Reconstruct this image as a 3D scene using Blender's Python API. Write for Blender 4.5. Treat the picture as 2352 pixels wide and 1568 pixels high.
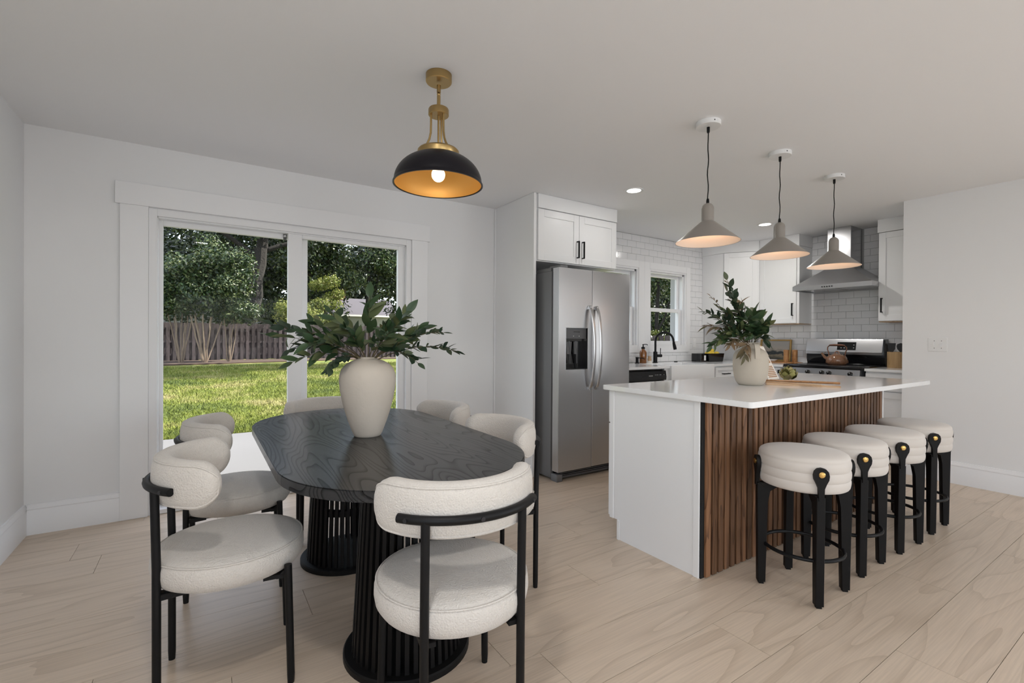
import bpy, bmesh, math, random
import numpy as np
from mathutils import Vector, Matrix

random.seed(7)
rng = np.random.default_rng(11)
PI = math.pi
R = math.radians
C = bpy.context.scene.collection
scn = bpy.context.scene
for o in list(bpy.data.objects):
    bpy.data.objects.remove(o)

# ------------------------------------------------------------------ camera
CAM_H = 1.184
FPX = 1087.0
yaw, pit, rol = R(33.27), R(-0.30), R(-0.351)
s_, c_ = math.sin(yaw), math.cos(yaw)
Fv = Vector((s_ * math.cos(pit), c_ * math.cos(pit), math.sin(pit)))
Rv = Vector((c_, -s_, 0))
Dv = Fv.cross(Rv)
R2 = math.cos(rol) * Rv + math.sin(rol) * Dv
D2 = -math.sin(rol) * Rv + math.cos(rol) * Dv
cam = bpy.data.cameras.new('camera')
cam.sensor_width = 36.0
cam.lens = 36.0 * FPX / 2352.0
cam.clip_start = 0.05
cam.clip_end = 300
camo = bpy.data.objects.new('camera', cam)
C.objects.link(camo)
M = Matrix((R2, -D2, -Fv)).transposed().to_4x4()
M.translation = Vector((0, 0, CAM_H))
camo.matrix_world = M
scn.camera = camo

# ------------------------------------------------------------------ light
SKY = 0.72
SUN = 14.0
SIDE_L, SIDE_R, REAR = 12.0, 44.0, 20.0
w = bpy.data.worlds.new('world')
scn.world = w
w.use_nodes = True
nt = w.node_tree
bg = nt.nodes['Background']
sky = nt.nodes.new('ShaderNodeTexSky')
sky.sky_type = 'NISHITA'
sky.sun_disc = False
sky.sun_elevation = R(48)
sky.sun_rotation = R(105)
hz = nt.nodes.new('ShaderNodeMix')
hz.data_type = 'RGBA'
hz.inputs[0].default_value = .6
hz.inputs[7].default_value = (4.2, 4.3, 4.5, 1)      # thin white cloud over the blue
nt.links.new(sky.outputs[0], hz.inputs[6])
nt.links.new(hz.outputs[2], bg.inputs[0])
bg.inputs[1].default_value = SKY

sl = bpy.data.lights.new('sun', 'SUN')
sl.energy = SUN
sl.angle = R(0.6)
sl.color = (1, .95, .86)
so = bpy.data.objects.new('sun', sl)
C.objects.link(so)
so.rotation_euler = Vector((-0.85, 0.22, -1.0)).to_track_quat('-Z', 'Y').to_euler()
so.location = (12, -2, 14)


def area_light(name, loc, target, sx, sy, power, col=(1, 1, 1)):
    l = bpy.data.lights.new(name, 'AREA')
    l.shape = 'RECTANGLE'
    l.size, l.size_y = sx, sy
    l.energy = power
    l.color = col
    o = bpy.data.objects.new(name, l)
    C.objects.link(o)
    o.location = loc
    o.rotation_euler = (Vector(target) - Vector(loc)).to_track_quat('-Z', 'Y').to_euler()
    return o


# fill lights added in made-up window openings, unseen behind the photographer
area_light('added_fill_light', (-.86, -.9, 1.4), (2, -.9, 1.4), 1.8, 1.4, SIDE_L, (.86, .94, 1))
area_light('added_fill_light', (5.25, -2.8, 1.4), (2, -2.8, 1.4), 2.0, 1.4, SIDE_R, (.86, .94, 1))
area_light('added_fill_light', (1.1, -4.48, 1.4), (1.1, 0, 1.4), 3.2, 1.4, REAR, (.86, .94, 1))

vs = scn.view_settings
vs.view_transform = 'Standard'
vs.look = 'None'
vs.exposure = 0.03
vs.gamma = 1.0
vs.use_curve_mapping = False
cy_ = scn.cycles
cy_.max_bounces = 8
cy_.diffuse_bounces = 4
cy_.glossy_bounces = 3
cy_.transmission_bounces = 3
cy_.transparent_max_bounces = 8
cy_.caustics_reflective = False
cy_.caustics_refractive = False
cy_.adaptive_threshold = .04

# ------------------------------------------------------------------ materials


def mat_new(name):
    m = bpy.data.materials.new(name)
    m.use_nodes = True
    return m, m.node_tree, m.node_tree.nodes['Principled BSDF']


def pm(name, col, rough=.5, metal=0., spec=.5, noise=None, bump=None, sheen=0., coat=0., emit=None, var=None):
    m, t, p = mat_new(name)
    p.inputs['Base Color'].default_value = (*col, 1)
    p.inputs['Roughness'].default_value = rough
    p.inputs['Metallic'].default_value = metal
    p.inputs['Specular IOR Level'].default_value = spec
    if sheen:
        p.inputs['Sheen Weight'].default_value = sheen
    if coat:
        p.inputs['Coat Weight'].default_value = coat
        p.inputs['Coat Roughness'].default_value = .08
    if emit:
        p.inputs['Emission Color'].default_value = (*emit[0], 1)
        p.inputs['Emission Strength'].default_value = emit[1]
    N, L = t.nodes, t.links
    tc = N.new('ShaderNodeTexCoord')
    if var:   # (scale, amount): gentle mottling of the colour
        n = N.new('ShaderNodeTexNoise')
        n.inputs['Scale'].default_value = var[0]
        n.inputs['Detail'].default_value = 4
        L.new(tc.outputs['Object'], n.inputs['Vector'])
        r = N.new('ShaderNodeMix')
        r.data_type = 'RGBA'
        r.inputs[6].default_value = (*[x * (1 - var[1]) for x in col], 1)
        r.inputs[7].default_value = (*[min(1, x * (1 + var[1])) for x in col], 1)
        L.new(n.outputs[0], r.inputs[0])
        L.new(r.outputs[2], p.inputs['Base Color'])
    if bump:  # (scale, strength, distance)
        n = N.new('ShaderNodeTexNoise')
        n.inputs['Scale'].default_value = bump[0]
        n.inputs['Detail'].default_value = 3
        L.new(tc.outputs['Object'], n.inputs['Vector'])
        b = N.new('ShaderNodeBump')
        b.inputs['Strength'].default_value = bump[1]
        b.inputs['Distance'].default_value = bump[2]
        L.new(n.outputs[0], b.inputs['Height'])
        L.new(b.outputs[0], p.inputs['Normal'])
    return m


def wood(name, c0, c1, rough=.5, axis='X', freq=14., contrast=1., per_obj=True, bump=.15, scale=1., spec=.4, objvar=.12, stretch=.16, specline=False):
    """contour-line wood grain running along one local axis"""
    m, t, p = mat_new(name)
    N, L = t.nodes, t.links
    tc = N.new('ShaderNodeTexCoord')
    mp = N.new('ShaderNodeMapping')
    sc = {'X': (stretch, 1, 1), 'Y': (1, stretch, 1), 'Z': (1, 1, stretch)}[axis]
    mp.inputs['Scale'].default_value = [x * scale for x in sc]
    L.new(tc.outputs['Object'], mp.inputs['Vector'])
    oi = N.new('ShaderNodeObjectInfo')
    if per_obj:
        mu = N.new('ShaderNodeMath')
        mu.operation = 'MULTIPLY'
        mu.inputs[1].default_value = 57.0
        L.new(oi.outputs['Random'], mu.inputs[0])
        cb = N.new('ShaderNodeCombineXYZ')
        for i in range(3):
            L.new(mu.outputs[0], cb.inputs[i])
        L.new(cb.outputs[0], mp.inputs['Location'])
    n = N.new('ShaderNodeTexNoise')
    n.inputs['Scale'].default_value = 4.0
    n.inputs['Detail'].default_value = 1.5
    n.inputs['Distortion'].default_value = .25
    L.new(mp.outputs[0], n.inputs['Vector'])
    m1 = N.new('ShaderNodeMath')
    m1.operation = 'MULTIPLY'
    m1.inputs[1].default_value = freq
    L.new(n.outputs[0], m1.inputs[0])
    m2 = N.new('ShaderNodeMath')
    m2.operation = 'FRACT'
    L.new(m1.outputs[0], m2.inputs[0])
    # fine pores
    n2 = N.new('ShaderNodeTexNoise')
    mp2 = N.new('ShaderNodeMapping')
    sc2 = {'X': (4, 130, 130), 'Y': (130, 4, 130), 'Z': (130, 130, 4)}[axis]
    mp2.inputs['Scale'].default_value = sc2
    L.new(tc.outputs['Object'], mp2.inputs['Vector'])
    L.new(mp2.outputs[0], n2.inputs['Vector'])
    n2.inputs['Scale'].default_value = 1.0
    r = N.new('ShaderNodeValToRGB')
    e = r.color_ramp.elements
    e[0].position, e[0].color = 0.0, (*c1, 1)
    e[1].position, e[1].color = 1.0, (*c0, 1)
    k = r.color_ramp.elements.new(.22)
    k.color = (*[a * (1 - .8 * contrast * .5) + b * (.4 * contrast) for a, b in zip(c0, c1)], 1)
    k2 = r.color_ramp.elements.new(.5)
    k2.color = (*c0, 1)
    L.new(m2.outputs[0], r.inputs[0])
    mx = N.new('ShaderNodeMix')
    mx.data_type = 'RGBA'
    mx.blend_type = 'MULTIPLY'
    mx.inputs[0].default_value = 1.0
    L.new(r.outputs[0], mx.inputs[6])
    # per object brightness + pores
    mr = N.new('ShaderNodeMapRange')
    mr.inputs[1].default_value, mr.inputs[2].default_value = .35, .65
    mr.inputs[3].default_value, mr.inputs[4].default_value = .93, 1.04
    L.new(n2.outputs[0], mr.inputs[0])
    mr2 = N.new('ShaderNodeMapRange')
    mr2.inputs[3].default_value, mr2.inputs[4].default_value = 1 - objvar, 1 + objvar
    L.new(oi.outputs['Random'], mr2.inputs[0])
    mm = N.new('ShaderNodeMath')
    mm.operation = 'MULTIPLY'
    L.new(mr.outputs[0], mm.inputs[0])
    L.new(mr2.outputs[0], mm.inputs[1])
    cc = N.new('ShaderNodeCombineColor')
    for i in range(3):
        L.new(mm.outputs[0], cc.inputs[i])
    L.new(cc.outputs[0], mx.inputs[7])
    L.new(mx.outputs[2], p.inputs['Base Color'])
    p.inputs['Roughness'].default_value = rough
    p.inputs['Specular IOR Level'].default_value = spec
    if specline:     # open pores of the grain stay matt
        q = N.new('ShaderNodeMapRange')
        q.inputs[1].default_value, q.inputs[2].default_value = .0, .4
        q.inputs[3].default_value, q.inputs[4].default_value = .12, spec
        L.new(m2.outputs[0], q.inputs[0])
        L.new(q.outputs[0], p.inputs['Specular IOR Level'])
    b = N.new('ShaderNodeBump')
    b.inputs['Strength'].default_value = bump
    b.inputs['Distance'].default_value = .002
    L.new(m2.outputs[0], b.inputs['Height'])
    L.new(b.outputs[0], p.inputs['Normal'])
    return m


def steel(name, col=(.42, .42, .43), rough=.3, axis='X'):
    m, t, p = mat_new(name)
    N, L = t.nodes, t.links
    p.inputs['Base Color'].default_value = (*col, 1)
    p.inputs['Metallic'].default_value = 1
    p.inputs['Roughness'].default_value = rough
    tc = N.new('ShaderNodeTexCoord')
    mp = N.new('ShaderNodeMapping')
    mp.inputs['Scale'].default_value = {'X': (3, 500, 500), 'Z': (500, 500, 3), 'Y': (500, 3, 500)}[axis]
    n = N.new('ShaderNodeTexNoise')
    n.inputs['Scale'].default_value = 1
    L.new(tc.outputs['Object'], mp.inputs[0])
    L.new(mp.outputs[0], n.inputs['Vector'])
    b = N.new('ShaderNodeBump')
    b.inputs['Strength'].default_value = .06
    b.inputs['Distance'].default_value = .001
    L.new(n.outputs[0], b.inputs['Height'])
    L.new(b.outputs[0], p.inputs['Normal'])
    return m


def glass(name, tint=(1, 1, 1), refl=.06):
    """thin pane: see-through with a fresnel reflection"""
    m, t, p = mat_new(name)
    N, L = t.nodes, t.links
    N.remove(p)
    out = N['Material Output']
    tr = N.new('ShaderNodeBsdfTransparent')
    tr.inputs[0].default_value = (*tint, 1)
    g = N.new('ShaderNodeBsdfGlossy')
    g.inputs['Roughness'].default_value = .01
    g.inputs[0].default_value = (.9, .92, .92, 1)
    f = N.new('ShaderNodeLayerWeight')
    f.inputs[0].default_value = .5
    pw = N.new('ShaderNodeMath')
    pw.operation = 'POWER'
    pw.inputs[1].default_value = 5
    L.new(f.outputs['Facing'], pw.inputs[0])
    ma = N.new('ShaderNodeMath')
    ma.operation = 'MULTIPLY_ADD'
    ma.inputs[1].default_value = .4
    ma.inputs[2].default_value = .0025
    L.new(pw.outputs[0], ma.inputs[0])
    x = N.new('ShaderNodeMixShader')
    L.new(ma.outputs[0], x.inputs[0])
    L.new(tr.outputs[0], x.inputs[1])
    L.new(g.outputs[0], x.inputs[2])
    L.new(x.outputs[0], out.inputs[0])
    return m


def leafmat(name, ca, cb, cc, rough=.5, island=True, transl=.25, scale=1.5):
    m, t, p = mat_new(name)
    N, L = t.nodes, t.links
    r = N.new('ShaderNodeValToRGB')
    e = r.color_ramp.elements
    e[0].color, e[1].color = (*ca, 1), (*cc, 1)
    k = e.new(.55)
    k.color = (*cb, 1)
    if island:
        g = N.new('ShaderNodeNewGeometry')
        src = g.outputs['Random Per Island']
    else:
        oi = N.new('ShaderNodeObjectInfo')
        src = oi.outputs['Random']
    L.new(src, r.inputs[0])
    L.new(r.outputs[0], p.inputs['Base Color'])
    p.inputs['Roughness'].default_value = rough
    p.inputs['Specular IOR Level'].default_value = .35
    if transl:
        out = N['Material Output']
        tl = N.new('ShaderNodeBsdfTranslucent')
        L.new(r.outputs[0], tl.inputs[0])
        x = N.new('ShaderNodeMixShader')
        x.inputs[0].default_value = transl
        L.new(p.outputs[0], x.inputs[1])
        L.new(tl.outputs[0], x.inputs[2])
        L.new(x.outputs[0], out.inputs[0])
    return m


MT = {}
MT['wall'] = pm('wall_paint', (.83, .83, .835), .62, bump=(300, .04, .001))
MT['ceil'] = pm('ceiling_paint', (.91, .91, .92), .8)
MT['trim'] = pm('trim_paint', (.86, .86, .87), .38)
MT['cab'] = pm('cabinet_paint', (.86, .86, .86), .35)
MT['vinyl'] = pm('white_vinyl', (.84, .84, .85), .4)
MT['quartz'] = pm('white_quartz', (.86, .86, .86), .1, var=(2.2, .035), spec=.55)
MT['ceramic'] = pm('white_ceramic', (.88, .88, .88), .12)
MT['tile'] = pm('white_tile', (.82, .82, .83), .14)
MT['grout'] = pm('grey_grout', (.42, .42, .42), .9)
MT['floor'] = wood('oak_plank', (.64, .52, .405), (.54, .43, .325), .34, 'X', 8, .6, bump=.02, objvar=.04, scale=1.2, stretch=.13)
MT['gapdark'] = pm('floor_gap', (.20, .16, .13), .8)
MT['black'] = pm('black_metal', (.006, .006, .0065), .45, spec=.22)
MT['blackwood'] = pm('black_wood', (.006, .0055, .0055), .5, spec=.2, bump=(120, .1, .001))
MT['bolt'] = pm('dark_bolt', (.05, .05, .055), .3, .9)
MT['tabletop'] = wood('black_oak', (.016, .016, .017), (.003, .003, .003), .27, 'Y', 34, 1.0, per_obj=False, bump=.08, objvar=0, scale=1.15, spec=.55, stretch=.16, specline=True)
MT['boucle'] = pm('boucle', (.62, .575, .525), .95, sheen=.3, bump=(190, .9, .004), var=(60, .06))
MT['suede'] = pm('cream_suede', (.63, .575, .525), .8, sheen=.3, bump=(400, .15, .001), var=(9, .03))
MT['gold'] = pm('polished_brass', (.72, .48, .17), .22, 1)
MT['brass'] = pm('brushed_brass', (.43, .30, .13), .34, 1, bump=(600, .04, .0005))
MT['goldin'] = pm('gold_lining', (.62, .36, .10), .45, .35)
MT['satin_black'] = pm('satin_black', (.008, .007, .010), .35, spec=.25)
MT['warmgrey'] = pm('warm_grey_enamel', (.27, .245, .22), .33)
MT['shadein'] = pm('white_shade_lining', (.86, .80, .74), .5)
MT['white_metal'] = pm('white_metal', (.82, .82, .82), .4)
MT['walnut'] = wood('walnut_slat', (.185, .092, .046), (.075, .034, .017), .5, 'Z', 9, 1., bump=.1, objvar=.45, scale=3.2, stretch=.08)
MT['felt'] = pm('black_felt', (.008, .008, .008), .95)
MT['steel'] = steel('brushed_steel', (.52, .52, .53), .32)
MT['steelv'] = steel('brushed_steel_side', (.52, .52, .53), .27, 'Z')
MT['fridgeside'] = pm('grey_enamel', (.16, .16, .165), .5, bump=(500, .2, .001))
MT['gloss_black'] = pm('gloss_black', (.006, .006, .007), .12)
MT['darkgrey'] = pm('dark_grey_plastic', (.09, .09, .095), .4)
MT['clearplastic'] = pm('smoky_plastic', (.10, .10, .105), .12)
MT['cooktop'] = pm('cooktop_glass', (.035, .035, .037), .22)
MT['glass'] = glass('window_glass')
MT['vase'] = pm('matte_ceramic', (.56, .50, .43), .9, bump=(45, .35, .004), var=(14, .05))
MT['vase2'] = pm('speckled_ceramic', (.50, .445, .37), .85, bump=(60, .25, .003), var=(10, .07))
MT['leaf'] = leafmat('dark_green_leaf', (.026, .056, .026), (.055, .10, .042), (.15, .17, .075), .36, False, .15)
MT['leafsmall'] = leafmat('blue_green_leaf', (.024, .046, .028), (.038, .064, .038), (.075, .10, .055), .45, False, .12)
MT['leaftan'] = leafmat('tan_leaf', (.17, .115, .065), (.23, .165, .10), (.10, .10, .05), .6, False, .15)
MT['stem'] = pm('brown_stem', (.10, .075, .035), .7)
MT['amber'] = pm('amber_glass', (.20, .065, .008), .08, spec=.6, coat=.5)
MT['lemon'] = pm('lemon_skin', (.82, .58, .05), .42, bump=(160, .2, .001))
MT['light_wood'] = wood('light_wood', (.60, .40, .24), (.44, .27, .15), .5, 'X', 9, .8, bump=.06, objvar=.05, scale=3)
MT['shaker_wood'] = wood('acacia_wood', (.46, .23, .09), (.30, .13, .05), .45, 'Z', 9, .9, bump=.05, objvar=.06, scale=4)
MT['crock_wood'] = wood('bamboo', (.45, .29, .14), (.36, .22, .10), .45, 'Z', 12, .7, bump=.03, scale=3)
MT['kettle'] = pm('copper_enamel', (.24, .115, .06), .16, spec=.6, coat=.4, var=(16, .12))
MT['kettle_handle'] = pm('dark_copper', (.17, .075, .045), .35, .6)
MT['utensil'] = pm('black_nylon', (.02, .02, .021), .5)
MT['artichoke'] = leafmat('artichoke_green', (.28, .27, .085), (.42, .38, .15), (.52, .44, .22), .5, False, .0)
MT['paper'] = pm('paper', (.80, .76, .70), .8)
MT['label_white'] = pm('label_white', (.8, .8, .78), .6)
MT['print_white'] = pm('print_white', (.7, .7, .7), .5)
MT['print_dark'] = pm('print_dark', (.03, .03, .03), .5)
MT['gilt'] = pm('gilt_frame', (.42, .26, .08), .42, .35)
MT['bulb'] = pm('warm_bulb', (1, .9, .7), .4, emit=((1, .80, .52), 5.0))
MT['led'] = pm('led_lens', (1, 1, 1), .5, emit=((1, .97, .93), 6.0))
MT['concrete'] = pm('patio_concrete', (0.1100, 0.1078, 0.1056), .9, var=(1.2, .1), bump=(60, .2, .003))
MT['siding'] = pm('white_siding', (0.3960, 0.3960, 0.3960), .7)
MT['mulch'] = pm('leaf_mulch', (0.0468, 0.0275, 0.0176), .95, bump=(7.7000, 0.4400, 0.0275), var=(3, .4))
MT['fencewood'] = wood('weathered_board', (0.0633, 0.0495, 0.0484), (0.0303, 0.0231, 0.0220), .9, 'Z', 8, 1., bump=.2, objvar=.35, scale=1.2)
MT['bark'] = pm('dark_bark', (.011, .009, .007), .95, bump=(9, .9, .05))
MT['barklight'] = pm('smooth_tan_bark', (0.1650, 0.1210, 0.0825), .8, var=(4, .3))
MT['roof'] = pm('grey_shingle', (0.0770, 0.0715, 0.0825), .9, bump=(9.9000, 0.2750, 0.0110), var=(6, .1))
MT['brick'] = pm('red_brick', (0.1210, 0.0468, 0.0330), .9)
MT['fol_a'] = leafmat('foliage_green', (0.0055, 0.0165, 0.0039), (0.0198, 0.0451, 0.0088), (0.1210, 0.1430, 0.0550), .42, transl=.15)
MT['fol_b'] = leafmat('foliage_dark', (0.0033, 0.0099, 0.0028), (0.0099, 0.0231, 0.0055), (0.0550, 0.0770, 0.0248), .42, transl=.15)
MT['fol_c'] = leafmat('foliage_yellow_green', (0.0770, 0.1100, 0.0165), (0.1430, 0.1705, 0.0275), (0.2530, 0.2530, 0.0770), .5, transl=.35)
MT['fol_d'] = leafmat('foliage_rust', (0.1650, 0.0550, 0.0165), (0.2310, 0.0990, 0.0275), (0.2750, 0.1815, 0.0660), .5)
MT['grassblade'] = leafmat('grass_blade', (.075, .115, .012), (.17, .21, .022), (.38, .36, .11), .6, transl=.3)


def lawn_mat():
    m, t, p = mat_new('lawn')
    N, L = t.nodes, t.links
    tc = N.new('ShaderNodeTexCoord')
    n = N.new('ShaderNodeTexNoise')
    n.inputs['Scale'].default_value = .55
    n.inputs['Detail'].default_value = 8
    n.inputs['Roughness'].default_value = .7
    L.new(tc.outputs['Object'], n.inputs['Vector'])
    r = N.new('ShaderNodeValToRGB')
    e = r.color_ramp.elements
    e[0].position, e[0].color = .36, (.047, .068, .006, 1)
    e[1].position, e[1].color = .64, (.21, .185, .075, 1)
    k = e.new(.5)
    k.color = (.105, .125, .012, 1)
    L.new(n.outputs[0], r.inputs[0])
    n2 = N.new('ShaderNodeTexNoise')
    n2.inputs['Scale'].default_value = 22
    n2.inputs['Detail'].default_value = 5
    L.new(tc.outputs['Object'], n2.inputs['Vector'])
    mr = N.new('ShaderNodeMapRange')
    mr.inputs[1].default_value, mr.inputs[2].default_value = .3, .7
    mr.inputs[3].default_value, mr.inputs[4].default_value = .5, 1.75
    L.new(n2.outputs[0], mr.inputs[0])
    cc = N.new('ShaderNodeCombineColor')
    for i in range(3):
        L.new(mr.outputs[0], cc.inputs[i])
    mx = N.new('ShaderNodeMix')
    mx.data_type, mx.blend_type = 'RGBA', 'MULTIPLY'
    mx.inputs[0].default_value = 1
    L.new(r.outputs[0], mx.inputs[6])
    L.new(cc.outputs[0], mx.inputs[7])
    L.new(mx.outputs[2], p.inputs['Base Color'])
    p.inputs['Roughness'].default_value = .9
    b = N.new('ShaderNodeBump')
    b.inputs['Strength'].default_value = .8
    b.inputs['Distance'].default_value = .03
    L.new(n2.outputs[0], b.inputs['Height'])
    L.new(b.outputs[0], p.inputs['Normal'])
    return m


MT['lawn'] = lawn_mat()

# ------------------------------------------------------------------ mesh helpers


def nb():
    return bmesh.new()


def bx(bm, x0, x1, y0, y1, z0, z1, bev=0., seg=2):
    vs_ = [bm.verts.new((x, y, z)) for z in (z0, z1) for y in (y0, y1) for x in (x0, x1)]
    fs = [bm.faces.new([vs_[i] for i in q]) for q in ((0, 2, 3, 1), (4, 5, 7, 6), (0, 1, 5, 4), (2, 6, 7, 3), (0, 4, 6, 2), (1, 3, 7, 5))]
    if bev:
        es = set(e for f in fs for e in f.edges)
        bmesh.ops.bevel(bm, geom=list(es), offset=bev, segments=seg, affect='EDGES', profile=.5)
    return bm


def prism(bm, pts, h0, h1, axis='Z'):
    """extrude a 2-D polygon: axis Z -> (x,y), axis X -> (y,z), axis Y -> (x,z)"""
    def mk(a, b, h):
        return {'Z': (a, b, h), 'X': (h, a, b), 'Y': (a, h, b)}[axis]
    lo = [bm.verts.new(mk(a, b, h0)) for a, b in pts]
    hi = [bm.verts.new(mk(a, b, h1)) for a, b in pts]
    n = len(pts)
    fs = [bm.faces.new(lo[::-1]), bm.faces.new(hi)]
    for i in range(n):
        fs.append(bm.faces.new((lo[i], lo[(i + 1) % n], hi[(i + 1) % n], hi[i])))
    bmesh.ops.recalc_face_normals(bm, faces=fs)
    return fs


def lathe(bm, prof, seg=32, c=(0, 0, 0), cap0=True, cap1=True, closed=False):
    rings = []
    for r, z in prof:
        rings.append([bm.verts.new((c[0] + r * math.cos(2 * PI * k / seg), c[1] + r * math.sin(2 * PI * k / seg), c[2] + z)) for k in range(seg)])
    fs = []
    pairs = list(zip(rings[:-1], rings[1:]))
    if closed:
        pairs.append((rings[-1], rings[0]))
    for a, b in pairs:
        for k in range(seg):
            fs.append(bm.faces.new((a[k], a[(k + 1) % seg], b[(k + 1) % seg], b[k])))
    if not closed:
        if cap0:
            fs.append(bm.faces.new(rings[0][::-1]))
        if cap1:
            fs.append(bm.faces.new(rings[-1]))
    bmesh.ops.recalc_face_normals(bm, faces=fs)
    return fs


def tube(bm, pts, r, seg=10, caps=True, loop=False):
    pts = [Vector(p) for p in pts]
    rad = r if isinstance(r, (list, tuple)) else [r] * len(pts)
    n = len(pts)
    rings = []
    up = None
    for i, p in enumerate(pts):
        if loop:
            d = pts[(i + 1) % n] - pts[i - 1]
        else:
            d = pts[min(i + 1, n - 1)] - pts[max(i - 1, 0)]
        d.normalize()
        if up is None:
            up = Vector((0, 0, 1)) if abs(d.z) < .9 else Vector((1, 0, 0))
        a = d.cross(up)
        if a.length < 1e-5:
            a = d.orthogonal()
        a.normalize()
        b = a.cross(d)
        up = b
        rings.append([bm.verts.new(p + rad[i] * (math.cos(2 * PI * k / seg) * a + math.sin(2 * PI * k / seg) * b)) for k in range(seg)])
    fs = []
    pr = list(zip(rings[:-1], rings[1:]))
    if loop:
        pr.append((rings[-1], rings[0]))
    for a, b in pr:
        for k in range(seg):
            fs.append(bm.faces.new((a[k], a[(k + 1) % seg], b[(k + 1) % seg], b[k])))
    if caps and not loop:
        fs.append(bm.faces.new(rings[0][::-1]))
        fs.append(bm.faces.new(rings[-1]))
    bmesh.ops.recalc_face_normals(bm, faces=fs)
    return fs


def ball(bm, c, rx, ry=None, rz=None, u=16, v=10):
    ry = rx if ry is None else ry
    rz = rx if rz is None else rz
    d = bmesh.ops.create_uvsphere(bm, u_segments=u, v_segments=v, radius=1)
    for q in d['verts']:
        q.co = Vector((c[0] + q.co.x * rx, c[1] + q.co.y * ry, c[2] + q.co.z * rz))


def mesh_of(name, bm, mat, smooth=35):
    me = bpy.data.meshes.new(name)
    bm.to_mesh(me)
    bm.free()
    if mat is not None:
        me.materials.append(MT[mat] if isinstance(mat, str) else mat)
    if smooth:
        me.polygons.foreach_set('use_smooth', [True] * len(me.polygons))
        me.set_sharp_from_angle(angle=R(smooth))
    return me


def wloc(o):
    v = Vector((0, 0, 0))
    while o is not None:
        v += o.location
        o = o.parent
    return v


def link(name, me, parent=None, loc=(0, 0, 0), rot=(0, 0, 0), scale=None):
    o = bpy.data.objects.new(name, me)
    C.objects.link(o)
    o.parent = parent
    o.location = Vector(loc) - (wloc(parent) if parent else Vector((0, 0, 0)))
    o.rotation_euler = rot
    if scale:
        o.scale = scale
    return o


def obj(name, bm, mat, parent=None, loc=(0, 0, 0), rot=(0, 0, 0), smooth=35):
    """one mesh object; vertices are relative to the world-space point loc"""
    return link(name, mesh_of(name, bm, mat, smooth), parent, loc, rot)


def tag(o, label, cat, group=None, kind=None):
    o['label'] = label
    o['category'] = cat
    if group:
        o['group'] = group
    if kind:
        o['kind'] = kind
    return o


def thing(name, label, cat, loc=(0, 0, 0), rz=0, group=None):
    o = bpy.data.objects.new(name, None)
    o.empty_display_size = .1
    C.objects.link(o)
    o.location = loc
    o.rotation_euler = (0, 0, rz)
    return tag(o, label, cat, group)


def struct(name, label=None, bm=None, mat=None, cat=None):
    if bm is None:
        o = bpy.data.objects.new(name, None)
        C.objects.link(o)
    else:
        o = obj(name, bm, mat)
    o['kind'] = 'structure'
    if label:
        o['label'] = label
    o['category'] = cat or name.split('_')[0]
    return o


def copy_tree(o, parent=None):
    k = o.copy()
    C.objects.link(k)
    k.parent = parent
    for ch in o.children:
        copy_tree(ch, k)
    return k


def text(body, size, mat, parent, loc, rot):
    cu = bpy.data.curves.new('lettering', 'FONT')
    cu.body = body
    cu.size = size
    cu.align_x = 'CENTER'
    cu.align_y = 'CENTER'
    cu.extrude = .0003
    cu.materials.append(MT[mat])
    tmp = bpy.data.objects.new('lettering', cu)
    C.objects.link(tmp)
    bpy.context.view_layer.update()
    me = bpy.data.meshes.new_from_object(tmp.evaluated_get(bpy.context.evaluated_depsgraph_get()))
    bpy.data.objects.remove(tmp)
    me.name = 'lettering'
    return link('lettering', me, parent, loc, rot)


# ------------------------------------------------------------------ room
XL, XR, YB, YF, ZC = -.88, 5.27, 3.93, -4.5, 2.44
XS = 6.19            # stove wall plane
YE = 1.633           # end of right-hand wall
DX0, DX1, DZ = -.293, 1.525, 2.033      # patio door opening
W1 = (3.68, 4.379)
W2 = (4.574, 5.277)
WZ0, WZ1 = 1.10, 2.05
TH = .16

# floor with individual planks
PW = .2415
py0 = 2.634 - PW * 13
bm = nb()
bx(bm, XL - .1, XS + .2, YF - .1, py0, -.03, 0)
bx(bm, XL - .1, XS + .2, py0, YB + .12, -.03, -.006)
floor = struct('floor', 'pale oak plank floor of the whole room', bm, 'gapdark', 'floor')
floor.data.materials.clear()
floor.data.materials.append(MT['gapdark'])
floor.data.materials.append(MT['floor'])
for f in floor.data.polygons:
    if f.center.y < py0 - .01 and f.normal.z > .5:
        f.material_index = 1
PL = 1.52
plank_cache = {}


def plank_mesh(l, wd):
    k = (round(l, 2), round(wd, 3))
    if k not in plank_cache:
        b = nb()
        bx(b, .0009, l - .0009, .0009, wd - .0009, -.0059, 0)
        plank_cache[k] = mesh_of('plank', b, 'floor', 0)
    return plank_cache[k]


row = 0
y = py0
while y < YB - .01:
    wd = min(PW, YB - y)
    offs = [0.35, 1.02, .62, 1.33, .12, .86, 1.2, .48][row % 8]
    x = XL - .05 - PL + offs
    while x < XS:
        a, b = max(x, XL - .02), min(x + PL, XS + .02)
        if b - a > .05:
            link('plank', plank_mesh(b - a, wd), floor, (a, y, 0))
        x += PL
    y += PW
    row += 1

bm = nb()
bx(bm, XL - .2, XS + .3, YF - .2, YB + .55, ZC, ZC + .18)
struct('ceiling', 'smooth white ceiling of the whole room', bm, 'ceil')

bm = nb()
bx(bm, XL - .14, XL, YF - .14, -1.8, -.03, ZC)
bx(bm, XL - .14, XL, 0, YB + TH, -.03, ZC)
bx(bm, XL - .14, XL, -1.8, 0, -.03, .7)  # unseen window opening, added to hold the left fill light
bx(bm, XL - .14, XL, -1.8, 0, 2.1, ZC)
struct('wall_left', 'plain white wall at the left edge', bm, 'wall')

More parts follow.
